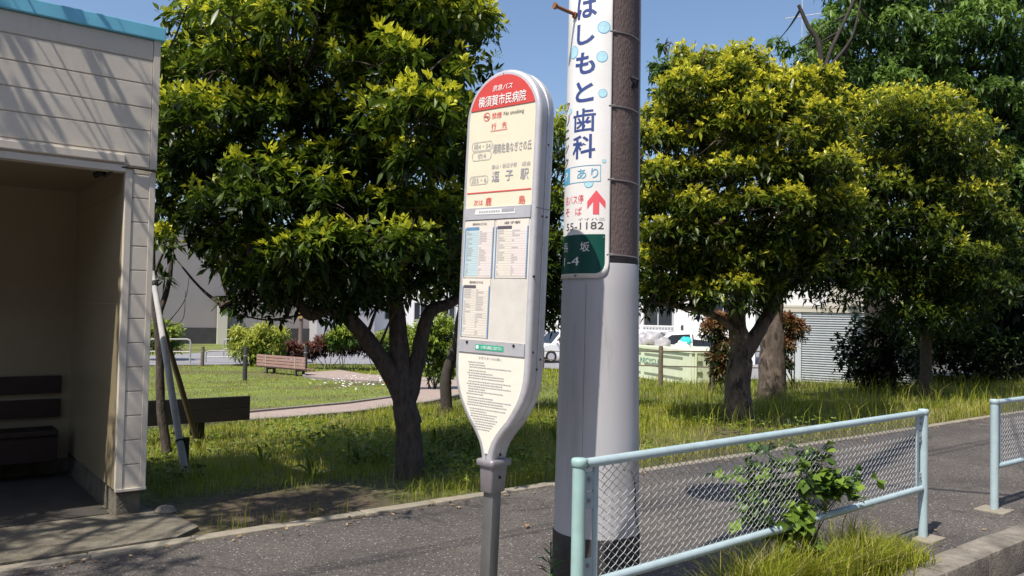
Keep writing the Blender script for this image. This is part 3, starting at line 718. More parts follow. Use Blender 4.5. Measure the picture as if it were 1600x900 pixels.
def strip(mb, x0, x1, z0, z1, mi, d=.0028):
    k = max(1, int(abs(x1-x0)/.008))
    for i in range(k):
        xa, xb = x0+(x1-x0)*i/k, x0+(x1-x0)*(i+1)/k; mb.poly([wrapmap(xa, z0, d), wrapmap(xb, z0, d), wrapmap(xb, z1, d), wrapmap(xa, z1, d)], mi)
b = MB(); xa, xb = fx(-88), fx(-8)
strip(b, xa, xb, 2.186, 2.1885, 1); strip(b, xa, xb, 2.110, 2.1125, 1); strip(b, xb-.0025, xb, 2.110, 2.1885, 1); b.build('outline_box', EM, ad)
b = MB(); strip(b, fx(-88), fx(-63), 2.1125, 2.186, 2); b.build('parking_square', EM, ad)
az = 1.958; ax = fx(-14); hw = .040; b = MB()
for k in range(8):
    s0, s1 = k/8, (k+1)/8
    for sg in (-1, 1):
        T = lambda s, dz: wrapmap(ax+sg*hw*s, az+.112-.052*s+dz, .0028)
        b.poly([T(s0, 0), T(s1, 0), T(s1, -.034), T(s0, -.034)], 3)
strip(b, ax-.0135, ax+.0135, az, az+.09, 3, .0026)
b.build('arrow', EM, ad)
wrap_text([('P', fx(-73), 2.149, .022, .04, 0, dict(off=.02))], [M_white], ad, d=.0036)
b = MB(); b.tube([Vector(wrapmap(fx(-44), 1.673, .002)), Vector(wrapmap(fx(-44), 1.673, .006))], .0065, 8); b.build('rivet', M_steel, ad); b = MB()
b.tube([Vector(wrapmap(XR-.026, 1.852, .002)), Vector(wrapmap(XR-.026, 1.852, .006))], .004, 8); b.build('rivet', M_steel, ad)
for z in (2.815, 2.465, 2.121, 1.772):
    b = MB(); r = prad(z)+.002
    b.tube([(math.sin(a)*r, -math.cos(a)*r, z-.004*math.sin(a)) for a in [R(x) for x in range(4, 240, 6)]], .0028, 6)
    a = R(9); b.tube([(math.sin(a-.12)*(r+.002), -math.cos(a-.12)*(r+.002), z), (math.sin(a+.06)*(r+.002), -math.cos(a+.06)*(r+.002), z)], .006, 6)
    b.build('strap', M_steel, ad, smooth=True)
# round mirror high up on the pole (its shadow lies on the sidewalk)
mi_ = empty('traffic_mirror', (0, 4.42, 4.9), label='round traffic mirror bracketed high on the pole, above the picture', cat='traffic mirror')
b = MB(); ax_ = Vector((-.15, -.35, .75)).normalized(); e1 = ax_.orthogonal().normalized(); e2 = ax_.cross(e1)
ring = lambda r, h: [tuple(e1*r*math.cos(2*math.pi*k/24)+e2*r*math.sin(2*math.pi*k/24)+ax_*h) for k in range(24)]
b.sweep([ring(.01, -.06), ring(.2, -.05), ring(.31, -.01), ring(.32, .01), ring(.30, .02), ring(.18, .05), ring(.01, .065)]); b.build('dish', M_aluw, mi_, smooth=True)
b = MB(); b.tube([(0, 0, -.05), (.2, -.26, -.1), (.34, -.47, -.1)], .02, 8); b.build('bracket', M_steel, mi_)

# ------------------------------------------------------------------ guard fence
def post(parent, s, t, h):
    b = MB(); c = W(s, t); loc = c
    b.lathe([(.030, -.2), (.030, h-.035), (.0315, h-.034), (.0355, h-.030), (.0355, h-.012), (.034, h-.004), (.030, h), (.001, h+.003)], c=(c.x, c.y), n=20)
    return b.build('post', M_fence, parent, smooth=True, auto=50)
def footing(s, t):
    return
def fence_panel(s0, s1, t, h, name_label, mesh_pitch=.052, t1=None):
    t1 = t if t1 is None else t1
    f = empty('guard_fence', W((s0+s1)/2, (t+t1)/2, 0), ST_ROT+math.atan2(t1-t, s1-s0), label=name_label, cat='fence', group='pale blue guard fences along the kerb')
    inv = f.matrix_basis.inverted(); b = MB()
    L = s1-s0; x0, x1 = -L/2, L/2; zt, zb = h-.02, .345
    for x in (x0, x1):
        b = MB(); b.lathe([(.030, -.2), (.030, h-.035), (.0315, h-.034), (.0355, h-.030), (.0355, h-.012), (.034, h-.004), (.030, h), (.001, h+.003)], c=(x, 0), n=20)
        b.build('post', M_fenceg if x < 0 and s0 < 3 else M_fence, f, smooth=True, auto=50)
        b = MB(); b.box(x-.11, x+.11, -.11, .11, -.1, .014, bev=.008); b.build('footing', M_conc2, f)
    for z in (zt-.005, zb):
        b = MB(); b.tube([(x0+.040, 0, z), (x1-.034, 0, z)], .0215, 16, cap=False)
        b.tube([(x0+.041, 0, z), (x1-.035, 0, z)], .0185, 16); b.build('rail', M_fence, f, smooth=True)
    for x, sg in ((x0, 1), (x1, -1)):
        b = MB(); xa = x+sg*.085; xb = x+sg*.112
        b.box(min(xa, xb), max(xa, xb), -.006, .006, zb, zt)
        for zz0, zz1 in ((zt-.12, zt-.045), (zt-.2, zt-.13), (zb+.01, zb+.11)):
            b.box(min(x+sg*.02, xa), max(x+sg*.02, xa), -.003, .003, zz0, zz1)
        b.build('end_plate', M_fence, f)
        for z in (zt-.075, zt-.165, zb+.08): b = MB(); b.tube([(x+sg*.055, -.009, z), (x+sg*.055, .009, z)], .009, 10); b.build('bolt', M_sock, f)
    # woven wire: two families of slanting wires that pass over and under
    b = MB(); xa, xb, za, zz = x0+.112, x1-.112, zb+.02, zt-.025; H = zz-za; p = mesh_pitch; sl = .72
    for fam in (1, -1):
        c = xa-H/sl
        while c < xb+H/sl:
            pts = []; k = int(H/(p*sl/2))
            for i in range(k+1):
                z = za+H*i/k; x = c+(z-za)/sl if fam > 0 else c-(z-za)/sl
                if xa <= x <= xb: pts.append((x, fam*.0026*(1 if i % 2 else -1), z))
            if len(pts) > 1: b.tube(pts, .0017, 4, cap=False)
            c += p
    b.build('wire_mesh', M_mesh, f)
    return f
fence_panel(2.335, 5.67, 2.50, .885, 'long pale blue guard fence with creeper and weeds, beside the utility pole', t1=2.61)
fence_panel(6.98, 10.2, 2.66, .88, 'pale blue guard fence panel cut off by the right edge beyond the gap')

# ------------------------------------------------------------------ bus shelter
sh = empty('bus_shelter', W(0, 6.1, 0), ST_ROT, label='cream clad bus shelter with bright blue roof trim and dark bench inside', cat='bus shelter')
# local: x = s, y = t-6.1
def lb(s0, s1, y0, y1, z0, z1, b, **k): b.box(s0, s1, y0, y1, z0, z1, **k)
FS = -4.6
b = MB()                                   # fascia boards
zs = [2.475, 2.567, 2.742, 2.905, 3.075, 3.250, 3.40]
for z0, z1 in zip(zs[:-1], zs[1:]): b.box(FS, 1.455, .006, .03, z0+.005, z1-.004, bev=.003)
b.box(FS, 1.455, .016, .10, 2.47, 3.40); b.box(1.458, 1.502, -.002, .12, 2.47, 3.42)
b.build('fascia', M_cream, sh)
b = MB(); b.box(FS, 1.29, -.020, .02, 2.49, 2.548, bev=.006); b.box(FS, 1.3, -.006, .10, 2.43, 2.476); b.build('lintel_trim', M_cream, sh)
b = MB(); b.box(FS, 1.530, -.022, .20, 3.402, 3.500, bev=.006); b.build('roof_trim', M_blue, sh)
b = MB(); b.box(FS, 1.53, .125, 2.0, 2.523, 2.60, bev=.008); b.build('roof', M_wallg, sh)
b = MB(); b.box(FS, 1.495, .101, .124, 2.47, 3.40); b.build('fascia_back', M_cream, sh)
b = MB()                                   # right pier, framed boards
b.box(1.300, 1.345, -.002, .05, .20, 2.468, bev=.003); b.box(1.458, 1.498, -.002, .05, .20, 2.468, bev=.003)
z = .20
while z < 2.46:
    z1 = min(z+.171, 2.462); b.box(1.3455, 1.4575, .003, .05, z+.004, z1-.003, bev=.0035); z += .171
b.box(1.31, 1.495, .012, 1.95, .20, 2.47); b.box(1.302, 1.5, -.010, .04, .188, .205)
b.build('end_wall', M_cream, sh)
b = MB(); b.box(1.297, 1.3095, .052, 1.80, .20, 1.50); b.box(1.297, 1.3095, .052, 1.80, 1.503, 2.30); b.box(1.297, 1.3095, .052, 1.80, 2.303, 2.47); b.build('inner_lining', M_creamshade, sh)
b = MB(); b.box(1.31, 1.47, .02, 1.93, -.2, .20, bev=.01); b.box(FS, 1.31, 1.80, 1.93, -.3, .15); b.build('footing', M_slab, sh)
b = MB(); b.box(FS, 1.297, 1.80, 1.93, .15, 2.48); b.build('back_wall', M_creamshade, sh)
b = MB(); b.box(FS, 1.49, .125, 1.95, 2.472, 2.52); b.build('ceiling', M_creamshade, sh)
b = MB(); b.box(FS, FS+.1, .02, 1.93, -.2, 3.4); b.build('end_wall', M_cream, sh)
bn = MB()
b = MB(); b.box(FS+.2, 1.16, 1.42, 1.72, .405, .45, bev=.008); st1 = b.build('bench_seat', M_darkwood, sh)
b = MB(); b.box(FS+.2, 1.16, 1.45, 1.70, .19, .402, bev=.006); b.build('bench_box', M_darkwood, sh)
for z0, z1 in ((.52, .67), (.72, .87)):
    b = MB(); b.box(FS+.2, 1.22, 1.755, 1.796, z0, z1, bev=.006); b.build('backrest_board', M_darkwood, sh)
b = MB(); b.tube([(1.50, -.012, 2.455), (1.36, -.014, 2.462), (1.27, .0, 2.46), (1.22, .08, 2.43), (1.19, .12, 2.40), (1.17, .16, 2.41)], .008, 8); b.build('conduit', M_barkd, sh, smooth=True)
b = MB(); b.tube([(1.20, .20, 2.44), (1.15, .26, 2.42)], .022, 10); b.build('conduit_box', M_black, sh, smooth=True)
tag(MB().add and (lambda m: m)(None) or (lambda: (lambda bb: (bb.lathe([(.001, -.02), (.06, -.01), (.075, .03), (.05, .07), (.001, .085)], c=(0, 0), n=9), bb.build('stone', M_conc, smooth=True))[1])(MB()))(), 'small grey stone lying beside the shelter footing', 'stone')
bpy.data.objects['stone'].location = W(1.62, 6.02, .01); bpy.data.objects['stone'].scale = (1.1, .8, .8)

# ------------------------------------------------------------------ shade-darkened park bench, stakes, sapling
bn = empty('park_bench', W(2.2, 9.9, G(9.9)), ST_ROT, label='shade-darkened wooden park bench seen from behind, beside the pink path', cat='bench')
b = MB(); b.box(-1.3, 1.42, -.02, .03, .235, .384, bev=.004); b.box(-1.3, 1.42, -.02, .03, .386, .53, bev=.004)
b.build('backrest', M_benchshade, bn)
b = MB(); b.box(-1.3, 1.38, .08, .42, .22, .26, bev=.01); b.build('seat', M_benchshade, bn)
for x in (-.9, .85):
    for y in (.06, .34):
        b = MB(); b.box(x-.04, x+.04, y-.03, y+.03, -.1, .26 if y > .1 else .44, bev=.008); b.build('leg', M_benchshade, bn)

tS = empty('sapling', W(2.38, 8.75, G(8.75)), label='slender staked sapling behind the shelter with grey-brown trunk', cat='tree')
o_ = tS.location; L2 = lambda p: Vector(p)-o_
def loc(px, py, d): return L2(at(px, py, d))
b = MB()
limb(b, [(0, 0, -.1), loc(252, 640, 8.35), loc(250, 560, 8.35), loc(243, 480, 8.35), loc(238, 400, 8.35), loc(247, 330, 8.35), loc(262, 220, 8.3)], .055, .018, seed=3)
limb(b, [loc(245, 500, 8.35), loc(262, 450, 8.4), loc(268, 405, 8.4), loc(272, 330, 8.4), loc(290, 240, 8.4)], .035, .010, seed=4)
limb(b, [loc(246, 480, 8.35), loc(240, 440, 8.3), loc(258, 390, 8.2), loc(276, 380, 8.2)], .02, .008, seed=5)
for i, (a1, a2, a3) in enumerate((((258, 510), (288, 470), (296, 430)), ((258, 510), (285, 500), (290, 455)))):
    limb(b, [loc(*a1, 8.3), loc(*a2, 8.2), loc(*a3, 8.2)], .006, .003, n=5, seed=i)
b.build('trunk', M_bark, tS, smooth=True)
bl = [(*loc(x, y, d), r) for x, y, d, r in ((255, 330, 8.2, .22), (275, 260, 8.3, .3), (262, 180, 8.4, .3), (250, 250, 8.2, .25), (285, 350, 8.3, .15), (256, 430, 8.3, .10), (270, 120, 8.6, .25))]
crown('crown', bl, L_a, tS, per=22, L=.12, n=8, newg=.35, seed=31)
for nm, m, p0, p1, r0, lab in (('support_stake', M_stakew, at(292, 745, 7.35), at(238, 425, 8.2), .036, 'white painted slanting stake propping the sapling'),
                           ('support_stake', M_stakeb, at(315, 700, 9.2), at(243, 470, 8.5), .034, 'dark brown slanting stake behind the white one')):
    p0.z = gz(p0.x, p0.y)-.1
    rt = empty(nm, (p0.x, p0.y, gz(p0.x, p0.y)), label=lab, cat='stake'); q = Vector(rt.location)
    b = MB(); limb(b, [p0-q, (p0+p1)/2-q, p1-q], r0, r0*.8, n=10, seed=9); b.build('pole', m, rt, smooth=True)
    b = MB(); d = (p1-p0).normalized(); c = p1-d*.14-q; b.tube([c-d*.02, c+d*.02], r0*1.12, 10); b.build('tie', M_black, rt); c = p0+d*.42-q
    if m is M_stakew:
        b = MB(); b.tube([c-d*.008, c+d*.008], r0*1.1, 10); b.build('tie', M_black, rt); b = MB(); b.tube([c+Vector((.05, .02, -.3)), c+Vector((.055, .02, .03))], .03, 8); b.build('peg', M_barkd, rt)

# ------------------------------------------------------------------ trees
def tree(name, base, label, cat, limbs, blobs, mt, lm, group=None, **k):
    r = empty(name, base, label=label, cat=cat)
    if group: r['group'] = group
    o = Vector(base); b = MB(); sp = []
    for i, (pts, r0, r1) in enumerate(limbs): sp += limb(b, [Vector(p)-o for p in pts], r0, r1, n=12 if r0 > .08 else 8, seed=i*7+len(name))
    BL = [(Vector(q[:3])-o).to_tuple()+(q[3],) for q in blobs]; rr = random.Random(5)
    for q in BL:                                        # twigs carry every clump
        c = Vector(q[:3]); near = sorted(sp, key=lambda p: (p-c).length)[:3]; s_ = rr.choice(near)
        limb(b, [s_, (s_+c)/2+Vector((rr.uniform(-.1, .1), rr.uniform(-.1, .1), rr.uniform(-.12, .05))), c], k.get('twig', .02), .006, n=5, seed=rr.randint(0, 999))
        for _ in range(3):
            d = Vector((rr.gauss(0, 1), rr.gauss(0, 1), rr.gauss(.3, 1))).normalized()*q[3]*.85
            limb(b, [c, c+d*.5+Vector((0, 0, .03)), c+d], .008, .003, n=4, seed=rr.randint(0, 999))
    b.build('trunk', mt, r, smooth=True, auto=60)
    k.pop('twig', None)
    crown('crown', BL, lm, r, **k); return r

def lay(rows, deps, r, jit=.5, seed=0):
    """clumps on jittered rows; rows = (py, x0, x1, step) at the tree's own distance, deps = list of (distance, shrink)"""
    rr = random.Random(seed); o = []
    for dep, shr in deps:
        for py, x0, x1, stp in rows:
            xc = (x0+x1)/2; a = xc+(x0-xc)*shr; c = xc+(x1-xc)*shr; n = max(1, int(round((c-a)/stp)))
            for i in range(n+1):
                x = a+(c-a)*i/n; rad = r*rr.uniform(.75, 1.25)
                p = at(x+rr.uniform(-.3, .3)*stp*jit, py+rr.uniform(-.3, .3)*stp*jit, dep+rr.uniform(-.35, .35))
                o.append((p.x, p.y, p.z, rad))
    return o
# tree A
DA = 7.24
rowsA = [(-110, 400, 660, 90), (-40, 350, 720, 85), (35, 320, 735, 75), (110, 280, 730, 75), (185, 275, 720, 75), (260, 270, 715, 72), (330, 290, 710, 72), (395, 350, 680, 68), (445, 410, 600, 62)]
bA = lay(rowsA, [(6.3, .74), (7.0, 1.0), (8.0, .92)], .35, seed=2)
bA += [(*at(x, y, d), r) for x, y, d, r in ((400, 455, 6.9, .16), (350, 478, 6.9, .14), (270, 130, 7.4, .3), (262, 200, 7.5, .3), (262, 290, 7.5, .26), (255, 380, 7.6, .2), (440, 480, 7.2, .2), (520, 480, 7.4, .2), (700, 430, 7.3, .25), (660, 470, 8, .22))]
LA = at
tA = [([(-.88, 7.24, -.15), at(640, 700, 7.24), at(632, 620, 7.24), at(625, 560, 7.24), at(618, 470, 7.25), at(610, 360, 7.3), at(590, 220, 7.3), at(580, 60, 7.3)], .142, .035),
      ([at(644, 665, 7.24), at(617, 595, 7.2), at(580, 540, 7.1), at(548, 500, 7.0), at(515, 483, 6.95), at(485, 493, 6.9), at(465, 470, 6.8), at(430, 400, 6.7), at(380, 300, 6.7)], .10, .02),
      ([at(636, 625, 7.24), at(655, 550, 7.3), at(670, 490, 7.3), at(700, 475, 7.35), at(735, 450, 7.4), at(765, 380, 7.4), at(770, 260, 7.4)], .085, .02),
      ([at(620, 480, 7.25), at(570, 380, 7.0), at(510, 260, 6.9), at(470, 120, 6.8)], .05, .012),
      ([at(616, 440, 7.25), at(660, 330, 7.6), at(700, 200, 7.8), at(720, 60, 7.8)], .05, .012),
      ([at(570, 535, 7.1), at(582, 500, 7.1), at(592, 470, 7.1), at(600, 420, 7.1)], .02, .006),
      ([at(590, 550, 7.15), at(610, 500, 7.1), at(628, 460, 7.1)], .014, .005),
      ([at(470, 478, 6.85), at(400, 465, 6.9), at(352, 480, 6.9)], .014, .006), ([at(480, 490, 6.85), at(420, 500, 6.9), at(370, 490, 6.9), at(345, 480, 6.9)], .010, .005)]
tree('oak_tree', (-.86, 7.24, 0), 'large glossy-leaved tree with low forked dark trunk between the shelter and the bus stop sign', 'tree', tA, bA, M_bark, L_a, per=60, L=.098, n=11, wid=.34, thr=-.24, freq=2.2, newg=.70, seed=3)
# tree behind the bus sign
DB = 13.0
rows = [(215, 740, 880, 60), (270, 700, 890, 60), (330, 690, 890, 60), (390, 680, 890, 55), (440, 690, 890, 55), (485, 790, 890, 50)]
bB = lay(rows, [(12.4, .9), (13.4, 1)], .5, seed=4)
bx = at(700, 640, 13.0); bx.z = gz(bx.x, bx.y)
tree('oak_tree', tuple(bx), 'mid-sized tree mostly hidden behind the bus stop sign and the pole', 'tree',
     [([bx-Vector((0, 0, .2)), at(697, 590, 13), at(712, 540, 13), at(722, 480, 13), at(750, 400, 13), at(780, 300, 13)], .11, .03), ([at(722, 480, 13), at(760, 440, 13), at(830, 380, 13), at(860, 300, 13)], .06, .02)],
     bB, M_barkd, L_a, per=42, L=.17, n=9, wid=.3, newg=.30, thr=-.35, seed=6)
# tree B
rows = [(105, 1085, 1160, 45), (140, 1055, 1265, 55), (180, 1035, 1300, 55), (225, 1010, 1310, 55), (270, 1000, 1320, 55), (320, 1000, 1310, 55), (370, 1000, 1290, 52), (415, 1010, 1260, 50), (455, 1020, 1200, 50)]
bC = lay(rows, [(10.5, .85), (11.3, 1), (12.3, .85)], .35, seed=8)
bC += [(*at(1115, 88, 11.3), .22), (*at(1285, 130, 11), .3), (*at(1045, 470, 11), .2), (*at(1090, 480, 11.4), .2)]
bb = Vector((3.25, 11.37, 0))
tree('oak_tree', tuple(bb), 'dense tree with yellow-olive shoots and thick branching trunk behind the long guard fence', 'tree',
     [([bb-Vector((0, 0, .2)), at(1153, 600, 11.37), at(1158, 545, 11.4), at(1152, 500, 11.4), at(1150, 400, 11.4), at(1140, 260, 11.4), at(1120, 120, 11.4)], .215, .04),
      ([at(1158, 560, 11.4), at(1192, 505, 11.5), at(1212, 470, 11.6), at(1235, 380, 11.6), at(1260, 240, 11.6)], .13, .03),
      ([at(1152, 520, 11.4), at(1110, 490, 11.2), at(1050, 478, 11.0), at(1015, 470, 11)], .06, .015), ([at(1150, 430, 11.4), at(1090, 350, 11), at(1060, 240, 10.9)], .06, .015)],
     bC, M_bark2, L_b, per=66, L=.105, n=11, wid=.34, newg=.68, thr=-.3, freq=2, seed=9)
# tree C: stout trunk behind
rows = [(300, 1230, 1330, 60), (370, 1210, 1350, 55), (430, 1240, 1340, 50)]
bD = lay(rows, [(15.5, 1)], .5, seed=12); bc = Vector((5.06, 15.54, -.11))
tree('oak_tree', tuple(bc), 'stout pale-barked tree just behind the olive tipped tree', 'tree',
     [([bc-Vector((0, 0, .2)), at(1207, 560, 15.5), at(1207, 500, 15.5), at(1215, 440, 15.5), at(1235, 350, 15.5), at(1270, 280, 15.5)], .30, .08)],
     bD, M_bark2, L_dk, per=40, L=.19, n=9, newg=.4, seed=13)
# tree D: olive crown to the right
rows = [(175, 1390, 1470, 50), (215, 1345, 1510, 55), (260, 1325, 1530, 55), (310, 1310, 1530, 55), (360, 1290, 1560, 55), (410, 1290, 1570, 55), (450, 1320, 1560, 55), (495, 1420, 1500, 50)]
bE = lay(rows, [(14.6, .85), (15.6, 1), (16.8, .9)], .55, seed=15); bd = at(1447, 615, 15.6); bd.z = gz(bd.x, bd.y)
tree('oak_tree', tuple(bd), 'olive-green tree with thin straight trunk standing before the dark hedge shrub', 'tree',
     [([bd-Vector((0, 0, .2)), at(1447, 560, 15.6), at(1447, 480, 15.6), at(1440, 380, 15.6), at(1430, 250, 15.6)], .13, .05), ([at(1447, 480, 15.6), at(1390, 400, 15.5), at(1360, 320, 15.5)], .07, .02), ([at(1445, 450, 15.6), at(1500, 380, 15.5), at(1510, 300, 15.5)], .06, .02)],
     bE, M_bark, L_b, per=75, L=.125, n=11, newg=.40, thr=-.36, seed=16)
# tall cherry behind
rows = [(-70, 1350, 1560, 80), (-10, 1330, 1600, 75), (40, 1300, 1620, 75), (90, 1290, 1640, 75), (140, 1300, 1650, 75), (190, 1330, 1650, 75), (240, 1480, 1660, 75), (300, 1500, 1660, 75), (360, 1500, 1660, 70), (420, 1500, 1660, 70)]
bF = lay(rows, [(19.0, .95), (21, 1)], .75, seed=18)
bF += [(*at(x, y, 20), r) for x, y, r in ((1235, 75, .35), (1215, 65, .25), (1255, 100, .5), (1270, 60, .4), (1245, 85, .4), (1300, 70, .5))]
bf = at(1375, 590, 20); bf.z = gz(bf.x, bf.y)
tree('cherry_tree', tuple(bf), 'tall airy green tree with bare branch stubs rising above the olive crowns', 'tree',
     [([bf-Vector((0, 0, .2)), at(1370, 500, 20), at(1360, 380, 20), at(1330, 250, 19), at(1290, 140, 18)], .35, .12), ([at(1284, 160, 18), at(1281, 75, 18), at(1262, 40, 18), at(1248, 8, 18)], .075, .04),
      ([at(1284, 120, 18), at(1300, 75, 18), at(1330, 10, 18), at(1350, -40, 18)], .055, .03), ([at(1288, 115, 18), at(1330, 60, 18), at(1345, 0, 18)], .045, .02),
      ([at(1360, 380, 20), at(1400, 200, 20), at(1430, 60, 20), at(1510, -20, 20)], .22, .08), ([at(1400, 200, 20), at(1480, 120, 20), at(1580, 100, 20)], .12, .05), ([at(1370, 300, 20), at(1500, 250, 20), at(1600, 200, 20)], .12, .05)],
     bF, M_barkd, L_c, umb=False, per=150, L=.17, n=6, wid=.42, newg=.55, thr=-.26, freq=1.1, lo=40, hi=120, upb=.1, droop=.55, seed=19, twig=.035)
# dark mass of trees at the far right
rows = [(180, 1540, 1700, 80), (240, 1500, 1700, 80), (300, 1480, 1680, 80), (370, 1500, 1700, 80), (430, 1520, 1700, 80), (480, 1540, 1700, 70), (540, 1440, 1700, 65)]
bG = lay(rows, [(21, 1), (23, 1)], .9, seed=22); bg_ = at(1560, 600, 22); bg_.z = gz(bg_.x, bg_.y)
tree('evergreen_tree', tuple(bg_), 'dark dense evergreen towering behind the long hedge shrub', 'tree', [([bg_-Vector((0, 0, .2)), at(1560, 500, 22), at(1570, 380, 22)], .3, .1)], bG, M_barkd, L_dk, per=130, L=.2, n=8, wid=.4, newg=.25, thr=-.38, seed=23)
# airy sapling top right of the pole
rows = [(70, 1040, 1046, 10), (100, 1020, 1050, 20), (120, 1022, 1060, 25), (150, 1020, 1030, 20), (180, 1018, 1026, 15)]
bH = lay(rows, [(13, 1)], .13, seed=24); bh = at(985, 560, 13.4); bh.z = gz(bh.x, bh.y)
tree('sapling', tuple(bh), 'thin airy sapling rising beside the right edge of the pole', 'tree', [([bh-Vector((0, 0, .1)), at(985, 400, 13.3), at(996, 270, 13.1), at(1022, 190, 13), at(1035, 140, 13), at(1046, 70, 13)], .06, .008), ([at(1030, 150, 13), at(1045, 120, 13), at(1065, 75, 13)], .015, .004)],
     bH, M_bark, L_c, per=14, L=.10, n=6, wid=.42, newg=.4, hi=120, droop=.5, seed=25, twig=.008)
# street tree left of the shelter: casts the dappled shade, one twig hangs into the picture
bx = W(-5.2, 5.6, 0)
bI = []
rr = random.Random(41)
for i in range(30):
    z = rr.uniform(4.4, 6.6); s = rr.uniform(-4.6, -1.75+(5.0-z)*.6); t = rr.uniform(3.6, 6.2); p = W(s, t, z); bI.append((p.x, p.y, p.z, rr.uniform(.22, .42)))
for i in range(24): bI.append((*W(rr.uniform(-1.2, .3), rr.uniform(4.72, 5.5), rr.uniform(4.5, 5.3)), rr.uniform(.25, .35)))
for i in range(14): bI.append((*W(-3.1+.25*i, rr.uniform(5.70, 6.0), rr.uniform(3.9, 5.0)), rr.uniform(.22, .32)))
bI += [(*at(238, -38, 4.3), .10)]
tree('street_tree', tuple(bx), 'street tree beside the shelter, only leaf tips hanging in at top left', 'tree',
     [([bx-Vector((0, 0, .2)), W(-5.1, 5.5, 2), W(-4.8, 5.3, 3.6), W(-3.9, 5.1, 5.4)], .14, .05), ([W(-4.8, 5.3, 3.6), W(-1.6, 5.2, 4.8), W(-1.2, 5, 5.2), W(-.9, 5.0, 5.2)], .07, .015), ([W(-1.4, 5.1, 5.0), W(-.6, 4.6, 4.6), at(238, -45, 4.3)], .03, .01)],
     bI, M_bark, L_a, per=11, L=.12, n=8, newg=.4, thr=-.1, seed=42)

# ------------------------------------------------------------------ shrubs
def bush(name, x, y, d, blobs, lm, label, cat='shrub', group=None, **k):
    b0 = at(x, y, d); b0.z = gz(b0.x, b0.y); r = empty(name, b0, label=label, cat=cat)
    if group: r['group'] = group
    B = [((at(px, py, dd)-b0).to_tuple())+(rad,) for px, py, dd, rad in blobs]; mb = MB()
    for i, q in enumerate(B):
        c = Vector(q[:3]); limb(mb, [(random.uniform(-.08, .08), random.uniform(-.08, .08), -.05), c*.5+Vector((0, 0, -.05)), c], .018, .006, n=5, seed=i)
    mb.build('stem', M_barkd, r, smooth=True); kk = dict(umb=False, per=110, L=.1, n=8, thr=-.6, newg=.55, flat=.9, shell=(.4, 1.05)); kk.update(k)
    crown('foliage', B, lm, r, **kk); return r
bush('shrub', 395, 572, 34, [(378, 545, 34, .5), (400, 535, 34, .7), (425, 545, 34, .6), (400, 552, 34, .6), (372, 522, 34, .4), (412, 518, 34, .45), (436, 522, 34, .4)], L_y, 'feathery yellow-green shrub left of the pink plank bench', L=.26, n=7, wid=.2, newg=.6, upb=.3, seed=51)
bush('shrub', 515, 562, 33, [(500, 540, 33, .5), (520, 535, 33, .55), (545, 538, 33, .5), (485, 548, 33, .35)], L_r, 'dark red shrub just right of the pink plank bench', L=.2, seed=52)
bush('shrub', 585, 562, 33, [(570, 540, 33, .5), (600, 540, 33, .6), (625, 545, 33, .5)], L_r, 'dark red shrub behind the forked trunk', L=.2, seed=53)
bush('shrub', 535, 560, 32, [(525, 530, 32, .4), (545, 528, 32, .4), (535, 520, 32, .4)], L_g, 'green shrub rising between the two red shrubs', L=.2, newg=.6, seed=54)
bush('shrub', 450, 562, 36, [(440, 548, 36, .4), (455, 545, 36, .4), (468, 550, 36, .35)], L_r, 'low red shrub behind the pink plank bench', L=.2, seed=55)
bush('shrub', 255, 560, 36, [(245, 525, 36, .9), (262, 520, 36, .7), (270, 535, 36, .5)], L_g, 'rounded green shrub behind the slanting stakes', L=.22, newg=.5, seed=56)
bush('shrub', 675, 585, 20, [(655, 545, 20, .5), (680, 535, 20, .5), (705, 550, 20, .4), (665, 520, 20, .4), (690, 575, 20, .4), (690, 510, 20, .4)], L_g, 'leafy green shrub between the forked trunk and the bus stop sign', L=.16, newg=.55, seed=57)
bush('shrub', 610, 560, 32, [(610, 535, 32, .7), (630, 525, 32, .6), (650, 530, 32, .6)], L_g, 'bright green shrub half hidden by the forked trunk', L=.2, newg=.6, seed=58)
bush('shrub', 1350, 600, 17.5, [(1330, 575, 17.5, .4), (1325, 540, 17.5, .38), (1355, 515, 17.5, .45), (1390, 510, 17.5, .5), (1360, 555, 17.5, .55), (1400, 555, 17.5, .6), (1350, 590, 17.5, .4), (1390, 590, 17.5, .5)], L_dk, 'dark rounded shrub in front of the corrugated shed', L=.11, n=8, wid=.45, newg=.45, per=90, seed=59)
bush('shrub', 1110, 600, 18, [(1112, 515, 18, .28), (1125, 500, 18, .25), (1130, 540, 18, .3), (1122, 560, 18, .28), (1128, 582, 18, .28)], L_o, 'orange tipped shrub behind the pale green container end', L=.12, seed=60)
bush('shrub', 1240, 600, 19, [(1232, 502, 19, .25), (1243, 515, 19, .28), (1226, 540, 19, .25), (1222, 565, 19, .25)], L_o, 'orange tipped shrub in front of the shed left corner', L=.12, seed=61)
bush('shrub', 1490, 590, 20, [(1440, 560, 20, .6), (1480, 540, 20, .7), (1530, 550, 20, .8), (1580, 550, 20, .8), (1620, 550, 20, .8), (1500, 580, 20, .6), (1560, 580, 20, .6)], L_dk, 'long dark hedge shrub behind the thin straight trunk', L=.14, newg=.25, per=80, seed=63)

